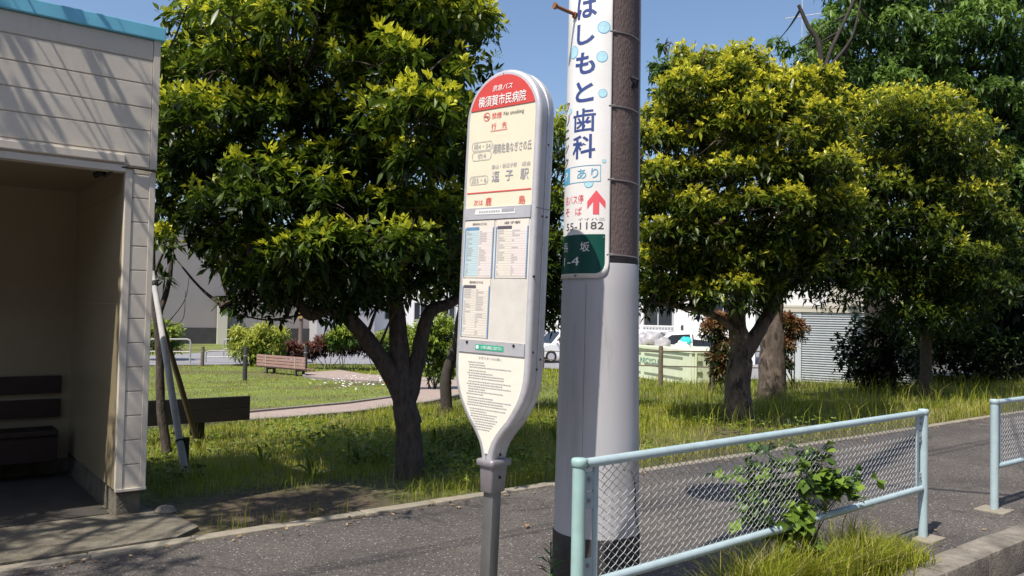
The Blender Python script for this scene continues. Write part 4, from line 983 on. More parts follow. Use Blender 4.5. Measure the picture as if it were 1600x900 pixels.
# ------------------------------------------------------------------ grass and ground cover
def blades(name, P, Hh, lean, wd, tone, m, seed=0):
    rng = np.random.default_rng(seed); n = len(P); a = rng.uniform(0, 2*np.pi, n); D = np.stack([np.cos(a), np.sin(a), 0*a], 1); b_ = a+np.pi/2+rng.normal(0, .4, n)
    S = np.stack([np.cos(b_), np.sin(b_), 0*a], 1)*wd[:, None]; H = Hh[:, None]; up = np.array([0, 0, 1.]); ln = lean[:, None]
    p0 = P; p1 = P+up*H*.55+D*H*ln*.25; p2 = P+up*H*(1-.25*ln)+D*H*ln
    V = np.stack([p0-S, p0+S, p1-S*.75, p1+S*.75, p2], 1).reshape(-1, 3); k = np.arange(n)[:, None]*5
    o = arr(name, V, k+[0, 1, 3, 2], k+[2, 3, 4], m, np.repeat(tone, 5)); return o
def in_ribbon(s, t, A, B):
    # inside if between the two edges at the nearest matching parameter
    for i in range(len(A)-1):
        q = [A[i], A[i+1], B[i+1], B[i]]; ins_ = np.zeros(len(s), bool); j = 3
        for k in range(4):
            x1, y1 = q[k]; x2, y2 = q[j]
            c = ((y1 > t) != (y2 > t)) & (s < (x2-x1)*(t-y1)/((y2-y1) if y2 != y1 else 1e-9)+x1); ins_ ^= c; j = k
        if i == 0: tot = ins_
        else: tot = tot | ins_
    return tot
def vn(x, y, f, seed):      # cheap smooth noise
    return np.array([noise.noise(Vector((a*f, b_*f, seed))) for a, b_ in zip(x, y)])
def scatter(n, dmin, dmax, p, x0=-.72, x1=.72, seed=0):
    rng = np.random.default_rng(seed); d = (dmin**p+(dmax**p-dmin**p)*rng.random(n))**(1/p); x = d*rng.uniform(x0, x1, n)
    s = x*U2[0]+d*U2[1]; t = x*N2[0]+d*N2[1]; return x, d, s, t, rng
PT, HT, LT, WT, TT = [], [], [], [], []
for (n, d0, d1, p, sd) in ((150000, 5.2, 14, 1.0, 1), (90000, 13, 36, 1.0, 2)):
    x, d, s, t, rng = scatter(n, d0, d1, p, seed=sd)
    bare = (vn(x, d, .8, 3)+.25*vn(x, d, 4, 4))
    dirt = np.exp(-(((s-2.4)/1.15)**4+((t-6.0)/.62)**4)); litter = np.exp(-(((s-9.0)/3.2)**2+((t-6.1)/.8)**2))        # trodden soil beside the shelter
    rbare = litter*1.15
    ok = (t > 5.38) & ~((s < 1.75) & (t < 8.3)) & ~in_ribbon(s, t, P1a, P1b) & ~in_ribbon(s, t, P2a, P2b) & (bare+1.1-1.6*dirt-rbare > rng.random(n)*.9)
    lot = in_ribbon(s, t, A_, [(a+40, c+26) for a, c in A_]); ok &= ~lot
    ok_i = np.nonzero(ok)[0]; x, d, s, t, bare = x[ok], d[ok], s[ok], t[ok], bare[ok]; n = len(x)
    tall = np.clip(.5+.9*vn(x, d, .9, 9), 0, 1)
    right = np.clip((s-4.5)/3, 0, 1)*np.clip((16-t)/5, 0, 1)
    lawn = ((t > 12.6) & (s < 12)).astype(float)
    fringe = np.exp(-((t-5.5)/.35)**2)
    H = (.035+.10*tall*rng.random(n)+right*.13*rng.random(n)*(.3+tall)+.13*rng.random(n)**5+.05*fringe)*(1-.55*lawn)
    H *= 1+.015*np.maximum(d-14, 0)
    Z = np.array([G(q) for q in t])
    tone = np.clip(.54+.14*((t > 6.6) & (t < 11.5))+.45*vn(x, d, .7, 20)+.35*vn(x, d, 3, 21)+rng.normal(0, .15, n)+.12*lawn-.27*right*(t > 6.6), 0, .95)  # last term paints tree shade into the grass at the right
    H *= (1-.6*litter[ok_i]); H += .07*fringe*rng.random(n)*(t < 5.6); dry = rng.random(n) < (.08+.14*((t > 6.4) & (t < 12)*(vn(x, d, 1.3, 50) > -.1))+.25*np.exp(-((t-5.7)/.35)**2)*(s > 5)+.4*litter[ok_i]); tone[dry] = 1.0
    PT.append(np.stack([x, d, Z-.01], 1)); HT.append(H); LT.append(rng.uniform(.1, .9, n)); WT.append((.0015+.0003*np.maximum(d-6, 0))*rng.uniform(.7, 1.4, n)); TT.append(tone)
# tall stems by tree B and in the shade at right
x, d, s, t, rng = scatter(1600, 9.5, 18, 1.0, x0=.1, x1=.72, seed=5); ok = (t > 5.5) & (t < 13); x, d, t = x[ok], d[ok], t[ok]; n = len(x)
PT.append(np.stack([x, d, np.array([G(q) for q in t])-.01], 1)); HT.append(rng.uniform(.3, .6, n)); LT.append(rng.uniform(.1, .7, n)); WT.append(np.full(n, .004)); TT.append(np.clip(rng.normal(.75, .15, n), 0, 1))
g = blades('grass', np.concatenate(PT), np.concatenate(HT), np.concatenate(LT), np.concatenate(WT), np.concatenate(TT), L_gr, 3)
tag(g, 'green and straw-coloured grass growing over the park ground', 'grass', kind='stuff')
# verge weeds at the kerb under the fence
rng = np.random.default_rng(77); n = 11000
s = rng.uniform(2.9, 5.35, n); t = 2.44+np.abs(rng.normal(0, .12, n))*rng.choice([-.6, 1], n); hgt = np.clip(1-np.abs((s-4.1)/1.25)**3, .12, 1)*np.clip((5.35-s)/.25, .2, 1)
ok = (rng.random(n) < np.clip(.15+hgt, 0, 1)); s, t, hgt = s[ok], t[ok], hgt[ok]; n = len(s)
P = np.stack([s*U2[0]+t*N2[0], s*U2[1]+t*N2[1], np.zeros(n)], 1)
g = blades('verge_grass', P, hgt*(.6+1.1*np.clip(.5+vn(s, t, 5, 8), 0, 1))*rng.uniform(.05, .30, n), rng.uniform(.15, 1.0, n), rng.uniform(.0015, .0032, n), np.where(rng.random(n) < .1, 1.0, np.clip(rng.normal(.58, .2, n)+.3*vn(s, t, 4, 9), 0, .95)), L_gr, 5)
tag(g, 'tuft of weeds and grass growing at the kerb under the guard fence', 'grass', kind='stuff')
# leafy creeper that climbs through the fence
r = empty('creeper', W(4.35, 2.72, 0), label='broad-leaved creeper climbing through the guard fence mesh', cat='plant'); o = Vector(r.location); mb = MB(); C = []; A = []
rr = random.Random(3)
for px, py, d in ((1190, 725, 4.55), (1215, 735, 4.6), (1255, 715, 4.7), (1280, 720, 4.75), (1200, 765, 4.6), (1235, 770, 4.6), (1275, 775, 4.7), (1300, 765, 4.75), (1320, 762, 4.7), (1180, 790, 4.5), (1215, 800, 4.5), (1250, 800, 4.5), (1230, 830, 4.45), (1260, 840, 4.45), (1190, 820, 4.4), (1330, 755, 4.75), (1170, 750, 4.5), (1275, 750, 4.7), (1240, 750, 4.6), (1265, 735, 4.7)):
    p = at(px, py, d)-o; 
    limb(mb, [(rr.uniform(-.15, .15), rr.uniform(-.1, .05), 0), p*.5+Vector((rr.uniform(-.05, .05), 0, .03)), p], .004, .002, n=4, seed=px)
    for _ in range(9): C.append(p+Vector((rr.gauss(0, .06), rr.gauss(0, .04), rr.gauss(0, .04)))); A.append((rr.gauss(0, .4), -.3+rr.gauss(0, .3), .9))
mb.build('stem', M_barkd, r); C = np.array([tuple(c) for c in C]); A = nrm(np.array(A)); Pq, Dq, Lq, Tq = rosette(C, A, 6, .068, 55, 105, RNG.uniform(.0, .9, len(C)))
leaves('foliage', Pq, Dq, Lq, .8, Tq, leaf_mat('leaf_creeper', (.03, .08, .012), (.24, .36, .05), .4, .3), r, droop=.25)
# stray seed stalks in front of the fence
# lily-like plant at the pole foot
r = empty('lily_plant', (.20, 3.66, 0), label='dark green whorled lily plant growing at the foot of the pole', cat='plant'); C = []; A = []
mb = MB(); mb.tube([(0, 0, 0), (.005, 0, .2), (.0, 0, .44)], [.006, .005, .003], 6); mb.tube([(.06, .05, 0), (.1, .06, .16), (.11, .06, .25)], [.006, .005, .003], 6); mb.build('stem', L_lily, r)
Pq, Dq, Lq, Tq = [], [], [], []
for k in range(56):
    z = .10+.34*k/56; a = k*2.4; e = .1+.9*(k/56)**1.5; Pq.append((0, 0, z)); Dq.append((math.cos(a), math.sin(a), e)); Lq.append(.125-.05*k/56); Tq.append(rr.uniform(.2, .8))
for k in range(26):
    z = .06+.19*k/26; a = k*2.4; e = .2+.9*(k/26)**1.5; Pq.append((.10, .06, z)); Dq.append((math.cos(a), math.sin(a), e)); Lq.append(.11-.04*k/26); Tq.append(rr.uniform(.2, .8))
leaves('foliage', np.array(Pq), nrm(np.array(Dq)), np.array(Lq), .13, np.array(Tq), L_lily, r, droop=.35)
# white flower patch
x, d, s, t, rng = scatter(9000, 15, 25, 1, -.25, -.12, 8); ok = (s > 8.2) & (s < 11.6) & (t > 15.2) & ~in_ribbon(s, t, P1a, P1b) & ~in_ribbon(s, t, P2a, P2b) & (vn(x, d, 1.1, 5) > -.15)
x, d, t = x[ok][:150], d[ok][:150], t[ok][:150]; n = len(x); mb = MB()
for a, c, q in zip(x, d, t):
    z = G(q)+random.uniform(.10, .26); r0 = random.uniform(.018, .04)
    vs = [(a+r0*math.cos(k*1.2566), c+r0*math.sin(k*1.2566), z+random.uniform(-.01, .015)) for k in range(5)]+[(a, c, z-.012)]
    mb.add(vs, [(k, (k+1) % 5, 5) for k in range(5)], 1 if random.random() < .04 else 0)
tag(mb.build('flowers', [mat('petal_white', (.8, .8, .78), .6, 0), mat('petal_orange', (.75, .2, .05), .6, 0)]), 'patch of small white flowers in the lawn beside the pink path', 'flowers', kind='stuff')
# agapanthus-like strap leaves round the foot of tree A
rng = np.random.default_rng(31); C = []
for i in range(26): s_, t_ = rng.uniform(2.9, 6.2), rng.uniform(6.5, 7.9); C.append(W(s_, t_, G(t_)))
mb = MB(); Pq = np.array([tuple(c) for c in C]); Aq = np.tile([0, 0, 1.], (len(C), 1)); Pq, Dq, Lq, Tq = rosette(Pq, Aq, 18, .32, 12, 60, rng.uniform(.1, .4, len(C)), rng)
tag(leaves('ground_cover', Pq, Dq, Lq, .09, Tq, L_g, droop=.55), 'dark strap-leaved ground cover in the shade by the forked trunk', 'plants', kind='stuff')

# fallen leaves and bits on the sidewalk
for i, (px, py, lab) in enumerate(((824, 825, 'single dry tan leaf lying on the sidewalk before the pole'), (500, 800, 'curled orange dead leaf on the grass fringe left of the sign post'))):
    d_ = 5.6; p = at(px, py, d_)
    k = (0-1.5)/(p.z-1.5); p = Vector((p.x*k, p.y*k, .012))
    mb = MB(); a = random.uniform(0, 3); s_ = .04
    vs = [(s_*math.cos(a)*u-s_*.4*math.sin(a)*v, s_*math.sin(a)*u+s_*.4*math.cos(a)*v, .004+.010*abs(v)) for u, v in ((-1, 0), (-.4, -.8), (.4, -.7), (1, 0), (.4, .7), (-.4, .8))]
    mb.add(vs+[(0, 0, .002)], [(k_, (k_+1) % 6, 6) for k_ in range(6)]); q = mb.build('fallen_leaf', mat('dead_leaf', (.5, .3, .14), .7, .2, 40)); q.location = p; tag(q, lab, 'leaf')

# ------------------------------------------------------------------ plank bench
p0, p1 = at(402, 578, 30.5), at(478, 578, 29.0)
pb = empty('park_bench', ((p0+p1)/2).xy.to_3d()+Vector((0, 0, gz(*((p0+p1)/2).xy)-.13)), math.atan2(p1.y-p0.y, p1.x-p0.x), label='pinkish wooden plank bench on the far side of the lawn', cat='bench')
hl = (p1-p0).xy.length/2
for k in range(4):
    b = MB(); b.box(-hl, hl, -.05-.0*k, -.02, .40+.112*k, .49+.112*k, bev=.008); b.build('backrest_plank', M_benchp, pb)
b = MB(); 
for k in range(3): b.box(-hl, hl, .04+.14*k, .16+.14*k, .34, .38, bev=.008)
b.build('seat', M_benchp, pb)
for x in (-hl*.6, hl*.6):
    b = MB(); b.box(x-.03, x+.03, -.02, .44, .28, .34); b.box(x-.035, x+.035, .32, .40, -.1, .281); b.box(x-.035, x+.035, -.019, .04, -.1, .279); b.build('leg', M_dark, pb)
    b = MB(); b.box(x-.025, x+.025, -.062, -.052, .40, .82); b.build('bracket', M_rail, pb)

# ------------------------------------------------------------------ barriers, posts, lamp
def hoop(px0, px1, ytop, d, lab):
    a, c = at(px0, ytop, d), at(px1, ytop, d); zg = gz(*((a+c)/2).xy); q = Vector((((a+c)/2).x, ((a+c)/2).y, zg)); r = empty('hoop_barrier', q, label=lab, cat='barrier', group='steel hoop barriers at the far edge of the lawn')
    b = MB(); a -= q; c -= q; dn = Vector((0, 0, 1)); u = (c-a).normalized()*.15
    b.tube([Vector((a.x, a.y, -.1)), a-dn*.15, a-dn*.04+u*.25, a+u, c-u, c-dn*.04-u*.25, c-dn*.15, Vector((c.x, c.y, -.1))], .035, 8); b.build('hoop', M_rail, r, smooth=True)
    b = MB(); b.tube([Vector((a.x, a.y, a.z*.5)), Vector((c.x, c.y, c.z*.5))], .022, 6); b.build('crossbar', M_rail, r)
hoop(232, 298, 530, 34, 'steel hoop barrier just right of the slanting stakes')
hoop(322, 368, 548, 35, 'low steel hoop barrier left of the feathery shrub')
hoop(350, 400, 530, 38, 'steel hoop barrier behind the feathery shrub')
for px, yt, d, lab in ((317, 541, 33, 'short brown post between the steel hoop barriers'), (384, 542, 27, 'dark square post in front of the feathery shrub'), (478, 540, 31, 'dark post at the right end of the plank bench')):
    a = at(px, yt, d); zg = gz(a.x, a.y); r = empty('bollard', (a.x, a.y, zg), label=lab, cat='post'); b = MB(); h = a.z-zg
    b.lathe([(.075, -.1), (.07, h-.04), (.06, h-.01), (.001, h)], n=10); b.build('post', M_woodp if px == 317 else M_dark, r, smooth=True)
    b = MB(); b.lathe([(.078, h*.72), (.078, h*.76)], n=10); b.build('band', M_sock, r)
a = at(473, 405, 40); zg = gz(a.x, a.y); r = empty('lamp_post', (a.x, a.y, zg), label='brown lamp post with small yellow plate behind the plank bench', cat='lamp post'); b = MB()
b.lathe([(.16, -.1), (.15, .8), (.11, .9), (.10, 4.3)], n=12); b.build('pole', mat('lamp_brown', (.13, .09, .075), .6, .1), r, smooth=True)
b = MB(); b.lathe([(.001, 4.25), (.24, 4.3), (.28, 4.5), (.10, 4.75), (.001, 4.8)], n=14); b.build('lamp_head', M_alu, r, smooth=True)
b = MB(); b.box(-.1, .1, -.17, -.12, 1.95, 2.35); b.build('plate', mat('plate_yellow', (.35, .22, .08), .6, .1), r)
# log fence with two rails
def log_fence(name, pts, label, hs=1.05):
    r = empty(name, (pts[0].x, pts[0].y, gz(*pts[0].xy)), label=label, cat='fence'); o = Vector(r.location); T = []
    for p in pts:
        zg = gz(*p.xy); b = MB(); q = Vector((p.x, p.y, zg))-o
        b.lathe([(.062, q.z-.1), (.058, q.z+hs-.05), (.045, q.z+hs-.01), (.001, q.z+hs)], c=(q.x, q.y), n=10); b.build('post', M_woodp, r, smooth=True); T.append(q)
    for h in (.86*hs, .50*hs):
        b = MB(); b.tube([q+Vector((0, 0, h)) for q in T], .016, 6); b.build('rail', M_woodp, r)
    return r
log_fence('log_fence', [at(960, 600, 22.5), at(1032, 600, 20.5), at(1112, 600, 19.3), at(1200, 600, 18.3)], 'weathered log fence with thin rusty rails before the pale container')
log_fence('log_fence', [at(760, 578, 37), at(848, 578, 33), at(905, 578, 30)], 'weathered log fence post and rails before the white van', .95)

# ------------------------------------------------------------------ recycling container, bags
c0, c1 = at(940, 600, 27.5), at(1083, 600, 22.0); dx = (c1-c0).xy.length; zc = -.55
ct = empty('container', (c1.x, c1.y, zc), math.atan2(c1.y-c0.y, c1.x-c0.x), label='long pale green ribbed metal container behind the log fence', cat='container')
b = MB(); Lc = dx; hC = 1.00
b.box(-Lc, 0, 0, 1.5, .08, hC, bev=.02); b.box(-Lc-.03, .03, -.05, 1.55, hC, hC+.09, bev=.01)
for x in (-Lc*.98, -.10): b.box(x-.06, x+.06, -.035, .0, .08, hC-.002)
b.build('body', M_box, ct)
b = MB()
for z in (.22, .50, .80):
    for xa, xb in ((-Lc+.12, -Lc*.52), (-Lc*.48, -.55)): b.box(xa, xb, -.006, .01, z, z+.075)
b.build('groove', M_boxd, ct)
for z in (.2, .5, .8): b = MB(); b.box(-.02, .06, .1, .22, z, z+.12); b.build('hinge', M_box, ct)
for y in (.06, 1.4): b = MB(); b.tube([(.045, y, .15), (.045, y, hC)], .03, 8); b.build('corner_tube', M_box, ct)
b = MB(); V, F = fit('RECYCLE', -Lc*.42, .655, 1.2, .14, off=.01); b.add([(p[0], -.012, p[1]) for p in V], F)
q = -Lc*.42-.85
for k in range(3):
    a, c = math.pi/2+k*2.094, math.pi/2+(k+1)*2.094; A2 = (q+.13*math.cos(a), .65+.11*math.sin(a)); C2 = (q+.13*math.cos(c), .65+.11*math.sin(c)); A3 = (q+.08*math.cos(a), .65+.07*math.sin(a)); C3 = (q+.08*math.cos(c), .65+.07*math.sin(c))
    b.poly([(A2[0], -.012, A2[1]), (C2[0], -.012, C2[1]), (C3[0], -.012, C3[1]), (A3[0], -.012, A3[1])])
b.build('lettering', mat('print_green', (.12, .33, .25), .6, 0), ct)
def bag(px, py, d, r, m, lab, seed):
    p = at(px, py, d); bm = bmesh.new(); bmesh.ops.create_icosphere(bm, subdivisions=3, radius=r)
    for v in bm.verts:
        n_ = v.co.normalized(); v.co = v.co*(1+.28*noise.noise(n_*1.8+Vector((seed, 0, 0)))+.12*noise.noise(n_*6+Vector((0, seed, 0)))); v.co.z *= .8
    me = bpy.data.meshes.new('bag'); bm.to_mesh(me); bm.free(); me.materials.append(m); me.polygons.foreach_set('use_smooth', [True]*len(me.polygons))
    o = bpy.data.objects.new('rubbish_bag', me); COL.objects.link(o); o.location = p; tag(o, lab, 'bag', 'rubbish bags heaped on the container')
zt_ = 0
bag(1004, 534, 25.6, .34, M_bag, 'cloudy rubbish bag beside the pole, leftmost on the container', 1)
bag(1020, 532, 25.2, .36, M_bag, 'largest cloudy rubbish bag in the middle of the heap', 2)
bag(1035, 538, 24.6, .27, M_bag, 'small cloudy rubbish bag right of the largest one', 3)
bag(1067, 541, 24.0, .22, M_signw, 'small white rubbish bag under the teal plastic one', 4)
bag(1072, 533, 24.0, .17, M_teal, 'teal plastic bag topping the white rubbish bag', 5)

# ------------------------------------------------------------------ cars
def car(loc_, rz, body, label, green=False, H=1.5, Lc=4.3, Wd=1.7):
    r = empty('parked_car', loc_, rz, label=label, cat='car')
    pr = [(-2.1, .35), (-2.14, .6), (-2.05, .88), (-1.85, .97), (1.05, .97), (1.85, .84), (2.1, .7), (2.15, .42), (2.08, .3), (-2.05, .3)]
    k = Lc/4.3; b = MB(); hw = Wd/2
    def sec(y, ins_): return [(x*k*(1-ins_*.05), y, z-(ins_*.03 if z > .9 else 0)) for x, z in pr]
    b.sweep([sec(-hw, 1.0), sec(-hw+.06, .3), sec(-hw+.16, 0), sec(hw-.16, 0), sec(hw-.06, .3), sec(hw, 1.0)]); b.poly(sec(-hw, 1)); b.poly(sec(hw, 1))
    b.build('body', body, r, smooth=True, auto=30)
    top = H; cab = [(-1.75, .95, hw-.06), (-1.35, top-.12, hw-.2), (-1.1, top-.02, hw-.28), (.2, top, hw-.28), (.55, top-.1, hw-.2), (1.25, .93, hw-.08)]
    b = MB(); b.sweep([[(x*k, -w_, z), (x*k, w_, z)] for x, z, w_ in cab][0:0] or [[(x*k, -w_, z) for x, z, w_ in cab], [(x*k, w_, z) for x, z, w_ in cab]])
    vs = [(x*k, -w_, z) for x, z, w_ in cab]+[(x*k, w_, z) for x, z, w_ in cab]; n = len(cab)
    b = MB(); b.add(vs, [(i, i+1, n+i+1, n+i) for i in range(n-1)]+[tuple(range(n)), tuple(range(n, 2*n))]); b.build('cabin', M_carw if green else body, r, smooth=True, auto=35)
    for sg in (-1, 1):
        b = MB(); yy = lambda z: sg*(hw-.06-(z-.95)/(top-1.0)*.20+.012)
        for q in (((-1.5, 1.0), (-1.25, top-.14), (-.35, top-.12), (-.35, 1.0)), ((-.27, 1.0), (-.27, top-.12), (.42, top-.16), (1.02, 1.0))):
            b.poly([(x*k, yy(z), z) for x, z in q])
        b.build('window', M_win, r)
        b = MB(); b.tube([(.95*k, sg*(hw-.05), 1.0), (.95*k, sg*(hw+.14), 1.05)], .06, 8); b.build('mirror', body, r)
    b = MB(); b.poly([(.60*k, -hw+.24, top-.09), (.60*k, hw-.24, top-.09), (1.22*k, hw-.14, .97), (1.22*k, -hw+.14, .97)][::-1])
    for v in range(4): b.v[v] = (b.v[v][0]+.025, b.v[v][1], b.v[v][2]+.012)
    b.build('windscreen', M_win, r)
    for x in (-1.3*k, 1.32*k):
        for sg in (-1, 1):
            b = MB(); b.tube([(x, sg*(hw-.2), .31), (x, sg*(hw+.01), .31)], .31, 20); w_ = b.build('wheel', M_tyre, r, smooth=True)
            b = MB(); b.tube([(x, sg*(hw), .31), (x, sg*(hw+.02), .31)], .19, 14); b.build('rim', M_alu, w_, smooth=True)
    for sg in (-1, 1):
        b = MB(); b.box(2.0*k, 2.13*k, sg*(hw-.32)-.18, sg*(hw-.32)+.18, .66, .80, bev=.03); b.build('headlight', M_alu, r)
    b = MB(); b.box(2.1*k, 2.175*k, -.5, .5, .42, .55, bev=.02); b.build('grille', M_dark, r)
    if green:
        b = MB()
        for sg in (-1, 1): b.poly([(-2.0*k, sg*(hw+.004), .62), (1.9*k, sg*(hw+.004), .55), (1.7*k, sg*(hw+.004), .80), (-1.9*k, sg*(hw+.004), .90)])
        b.build('stripe', M_carg, r)
    return r
p = at(1062, 545, 31); car((p.x, p.y, G(sT(p.x, p.y)[1])+.02), R(178), M_carg, 'green and white car parked behind the heaped container', True, 1.55)
p = at(880, 560, 40.5); car((p.x, p.y, -.98), R(205), M_carw, 'small white van parked left of the grey pole sheath', False, 1.62, 3.6, 1.55)

# ------------------------------------------------------------------ buildings
def wall_box(px0, px1, d0, d1, ztop, name, label, m, depth=8, zbase=-1.1, roofm=None, cat='building'):
    """front wall from direction px0 at distance d0 to px1 at d1, a real block behind it"""
    a, c = at(px0, 520, d0), at(px1, 520, d1); a.z = c.z = 0; L = (c-a).length; r = empty(name, (a.x, a.y, zbase), math.atan2(c.y-a.y, c.x-a.x), label=label, cat=cat)
    b = MB(); b.box(0, L, 0, depth, -.5, ztop-zbase); b.build('wall', m, r)
    b = MB(); b.box(-.15, L+.15, -.15, depth+.15, ztop-zbase, ztop-zbase+.25); b.build('roof', roofm or M_wallg, r)
    r['L'] = L; del r['L']; return r, L, ztop-zbase
def win(r, x0, x1, z0, z1, n=1, frame=None):
    f = MB(); w_ = .06; f.box(x0-w_, x1+w_, -.05, .03, z0-w_, z0); f.box(x0-w_, x1+w_, -.05, .03, z1, z1+w_); f.box(x0-w_, x0, -.05, .03, z0, z1); f.box(x1, x1+w_, -.05, .03, z0, z1)
    for k in range(1, n+1): xx = x0+(x1-x0)*k/(n+1); f.box(xx-.03, xx+.03, -.04, .03, z0, z1)
    fo = f.build('window', frame or M_alu, r); g_ = MB(); g_.box(x0, x1, -.015, .02, z0, z1); g_.build('pane', M_win, fo)
# big grey building at left
r, L, H = wall_box(150, 500, 50, 56, 6.6, 'building', 'large plain grey building behind the lawn and hoop barriers', M_wallg, 12)
b = MB(); b.box(0, L, -.12, 0, -.3, 1.15); b.build('dark_strip', M_dark, r)  # dark strip along the foot of the wall
b = MB(); xq = L*.53; b.box(xq-.3, xq+.3, -.8, -.2, -.3, 3.0); b.build('pillar', M_wallb, r); b = MB(); b.box(xq-.5, xq+.5, -1.1, 0, 3.0, 3.25); b.build('canopy', M_dark, r)
win(r, L*.12, L*.2, 3.6, 5.2, 1); win(r, L*.7, L*.78, 3.6, 5.2, 1)
r, L, H = wall_box(495, 585, 54, 56, 4.2, 'building', 'pale building with shutter behind the lamp post', mat('wall_lilac', (.42, .40, .42), .8, .05, .5), 6)
win(r, L*.55, L*.9, 2.4, 3.6, 1)
b = MB(); b.box(L*.1, L*.45, -.04, 0, .4, 3.0); b.build('shutter', M_shed, r)
r, L, H = wall_box(585, 780, 58, 60, 4.6, 'house', 'white house glimpsed through the forked tree', M_wallw, 8)
for k in range(4): win(r, L*(.08+.23*k), L*(.17+.23*k), 1.9, 3.1, 1)
r, L, H = wall_box(780, 950, 50, 50, 3.6, 'house', 'white house with dark windows behind the white van', M_wallw, 8, roofm=M_tile)
win(r, L*.25, L*.42, 1.2, 2.4, 1); win(r, L*.52, L*.72, 2.8, 4.0, 1); win(r, L*.2, L*.42, 2.9, 4.0, 1)
# white two-storey house right of the pole with balcony rail
r, L, H = wall_box(960, 1180, 40, 38, 4.8, 'house', 'white house with balcony railing right of the pole sheath', M_wallw, 8, roofm=M_tile)
win(r, L*.22, L*.42, 2.0, 3.4, 1); win(r, L*.66, L*.9, 2.0, 3.4, 1); win(r, L*.1, L*.18, 2.0, 3.4, 0)
rl = empty('railing', (0, 0, 0), label='white picket railing in front of the white house', cat='railing'); a, c = at(985, 520, 37), at(1150, 520, 35.5); a.z = c.z = -.9; rl.location = a; rl.rotation_euler = (0, 0, math.atan2(c.y-a.y, c.x-a.x)); Lr = (c-a).length
b = MB(); 
for z in (.35, 1.85): b.box(0, Lr, -.03, .03, z, z+.06)
b.build('rail', M_wallw, rl)
b = MB(); x = 0
while x < Lr: b.box(x, x+.035, -.015, .015, .41, 1.85); x += .14
b.build('pickets', M_wallw, rl)
b = MB(); 
for x in (0, Lr/2, Lr): b.box(x-.05, x+.05, -.05, .05, -.3, 1.95)
b.build('post', M_dark, rl)
# bright white house above the shed and beige one
r, L, H = wall_box(1205, 1292, 30, 29.5, 7.2, 'house', 'bright white house wall above the corrugated shed', M_wallw, 7, roofm=M_alu)
mast = empty('tv_antenna', (0, 0, 0), label='thin television antenna on a mast above the white house', cat='antenna')
pa = at(1252, 175, 31); mast.location = pa; b = MB(); q = at(1252, -30, 31)-pa; b.tube([(0, 0, -1.0), (0, 0, q.z)], .018, 6); b.build('mast', M_alu, mast)
b = MB(); u0, u1 = at(1226, 29, 31.5)-pa, at(1302, 18, 30.5)-pa; b.tube([u0, u1], .014, 5)
for k in range(9): e = u0+(u1-u0)*k/8; b.tube([e-Vector((.0, .35, 0)), e+Vector((.0, .35, 0))], .007, 4)
b.tube([(-.25, 0, q.z*.94), (.25, 0, q.z*.94)], .01, 4); b.build('aerial', M_alu, mast)
r, L, H = wall_box(1293, 1420, 29.5, 27.5, 4.0, 'house', 'beige house with long window right above the shed', M_wallb, 7, roofm=M_alu)
win(r, L*.08, L*.62, 2.35, 2.95, 2); win(r, L*.1, L*.5, 3.9, 4.6, 1)
# corrugated shed
a, c = at(1190, 595, 22.6), at(1430, 595, 20.4); a.z = c.z = -.35; L = (c-a).length
r = empty('shed', a, math.atan2(c.y-a.y, c.x-a.x), label='silver corrugated metal shed behind the trees', cat='shed'); Hs = 2.12
b = MB(); n = 30; xs0, xs1 = L*.28, L; prof = []
for k in range(n*4+1): z = .1+(Hs-.2)*k/(n*4); prof.append((z, -.022*math.sin(2*math.pi*k/4)))
b.add([(x, y, z) for z, y in prof for x in (xs0, xs1)], [(2*k, 2*k+1, 2*k+3, 2*k+2) for k in range(len(prof)-1)]); b.box(xs0, xs1, .03, 2.5, .05, Hs); b.build('corrugated_wall', M_shed, r)
b = MB(); b.box(.0, xs0-.01, -.02, 2.5, .05, Hs-.1, bev=.01); b.build('door', mat('door_grey', (.50, .53, .58), .5, .04), r)
b = MB(); b.box(-.05, L+.05, -.06, 2.6, Hs, Hs+.06); b.box(-.05, L, -.05, 0, Hs-.12, Hs-.003); b.build('roof', M_wallb, r)
b = MB(); b.box(-.05, L+.05, -.10, 2.6, -.3, .05); b.build('base', M_conc, r)

# ------------------------------------------------------------------ wires
def cable(name, pts, r, label):
    b = MB(); out = []; P = [Vector(p) for p in pts]
    for a, c in zip(P[:-1], P[1:]):
        for j in range(10): t = j/10; q = a.lerp(c, t); q.z -= .03*(a-c).length*4*t*(1-t)*.3; out.append(q)
    out.append(P[-1]); b.tube(out, r, 6); o = b.build(name, M_black, smooth=True); tag(o, label, 'cable'); return o
cable('cable', [at(310, -60, 6.6), at(292, 10, 6.6), at(272, 62, 6.7), at(262, 80, 6.8)], .008, 'thin dark cable hanging down into the tree at top left')
cable('overhead_wire', [W(-18, 3.6, 7.6), W(2.7, 2.9, 7.5), W(32, 3.4, 7.8)], .014, 'overhead wire along the street above the picture, nearer strand')
cable('overhead_wire', [W(-18, 3.2, 8.6), W(2.7, 2.9, 8.5), W(32, 3.0, 8.8)], .014, 'overhead wire along the street above the picture, upper strand')
cable('overhead_wire', [W(2.7, 2.9, 7.0), W(8.5, -6, 7.2)], .03, 'thick overhead wire crossing the road from the pole')

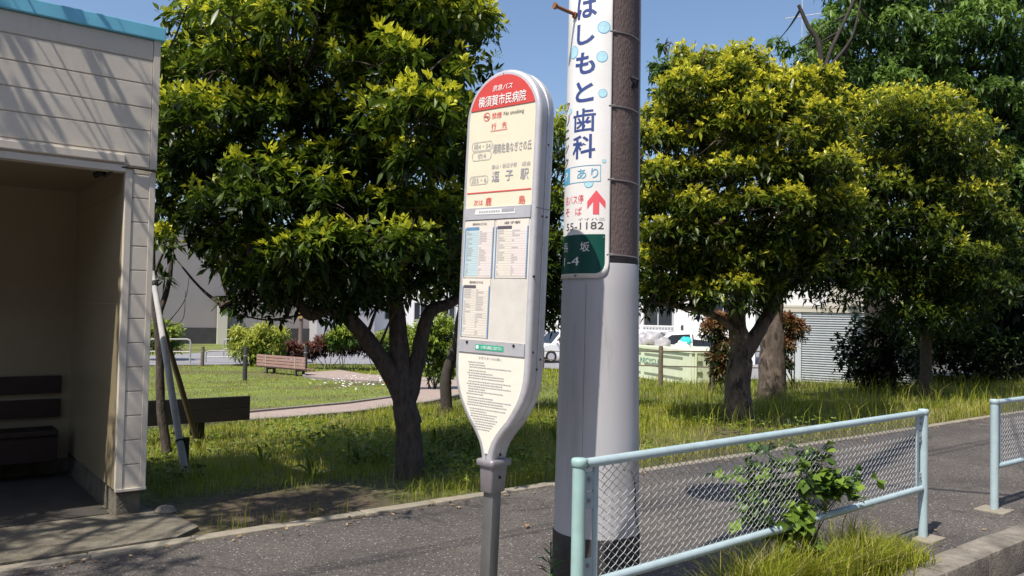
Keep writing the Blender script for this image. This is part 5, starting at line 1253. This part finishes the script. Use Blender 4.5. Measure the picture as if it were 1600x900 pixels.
# ------------------------------------------------------------------ across the road, behind the viewer: unseen block and trees added to darken sky fill
r = empty('added_apartment_block', W(0, -9, -.2), ST_ROT, label='unseen brown block added across the road to darken the sky fill', cat='building')
b = MB(); b.box(-30, 32, -12, 0, -.2, 8.5); b.build('wall', mat('wall_brown', (.16, .13, .10), .85, .1, .5), r)
b = MB(); b.box(-30.3, 32.3, -12.3, .3, 8.5, 8.8); b.build('roof', M_conc, r)
for i in range(14):
    for z in (.9, 3.6, 6.2): win(r, -28+4.2*i, -26+4.2*i, z, z+1.4, 1)
for i, (s_, h_) in enumerate(((-9, 5.5), (-4.5, 6.2), (8, 5.6), (13, 6.4))):  # trees added out of view, only to dim the sky fill
    bx = W(s_, -6.4, 0); tree('street_tree', tuple(bx), ('unseen dark tree added across the road to darken sky fill, farthest left', 'unseen taller tree added across the road to darken sky fill, second from the left', 'unseen dark tree added across the road to darken sky fill, third from the left', 'unseen tallest tree added across the road to darken sky fill, farthest right')[i], 'tree', [([bx-Vector((0, 0, .2)), bx+Vector((0, 0, 2)), bx+Vector((0, 0, 4))], .12, .05)],
        [(bx.x+rr.uniform(-1.5, 1.5), bx.y+rr.uniform(-1.2, 1.2), h_-3+rr.uniform(0, 3), .9) for _ in range(10)], M_bark, L_dk, per=40, L=.3, n=7, wid=.4, seed=70+i)

# ------------------------------------------------------------------ broad-leaved weeds, litter
x, d, s, t, rng = scatter(5200, 5.6, 12, 1.0, seed=91); ok = (t > 5.45) & (t < 11.3) & ~((s < 1.75) & (t < 8.3)) & (np.exp(-(((s-2.5)/1.3)**4+((t-6.05)/.8)**4)) < .4) & (vn(x, d, .7, 31) > -.12)
x, d, t = x[ok], d[ok], t[ok]; n = len(x); Z = np.array([G(q) for q in t])+rng.uniform(.02, .14, n)
Pq, Dq, Lq, Tq = rosette(np.stack([x, d, Z], 1), nrm(np.stack([rng.normal(0, .2, n), rng.normal(0, .2, n), np.ones(n)], 1)), 7, .055, 35, 95, np.clip(.5+.4*vn(x, d, .9, 32)+rng.normal(0, .15, n), .05, .95), rng)
tag(leaves('weeds', Pq, Dq, Lq, .42, Tq, L_g, droop=.3), 'low broad-leaved weeds mixed into the grass near the sidewalk', 'weeds', kind='stuff')
rng = np.random.default_rng(5); n = 420; s = rng.uniform(0, 14, n); t = np.where(rng.random(n) < .7, 5.22-np.abs(rng.normal(0, .10, n)), 2.42+np.abs(rng.normal(0, .10, n)))
P = np.stack([s*U2[0]+t*N2[0], s*U2[1]+t*N2[1], np.full(n, .010)], 1); a = rng.uniform(0, 6.28, n)
tag(leaves('leaf_litter', P, nrm(np.stack([np.cos(a), np.sin(a), rng.uniform(.0, .3, n)], 1)), rng.uniform(.015, .05, n), .45, rng.uniform(0, 1, n), leaf_mat('litter', (.07, .045, .025), (.42, .30, .16), .8, .1), droop=.02), 'dry leaf litter gathered along both edges of the sidewalk', 'litter', kind='stuff')
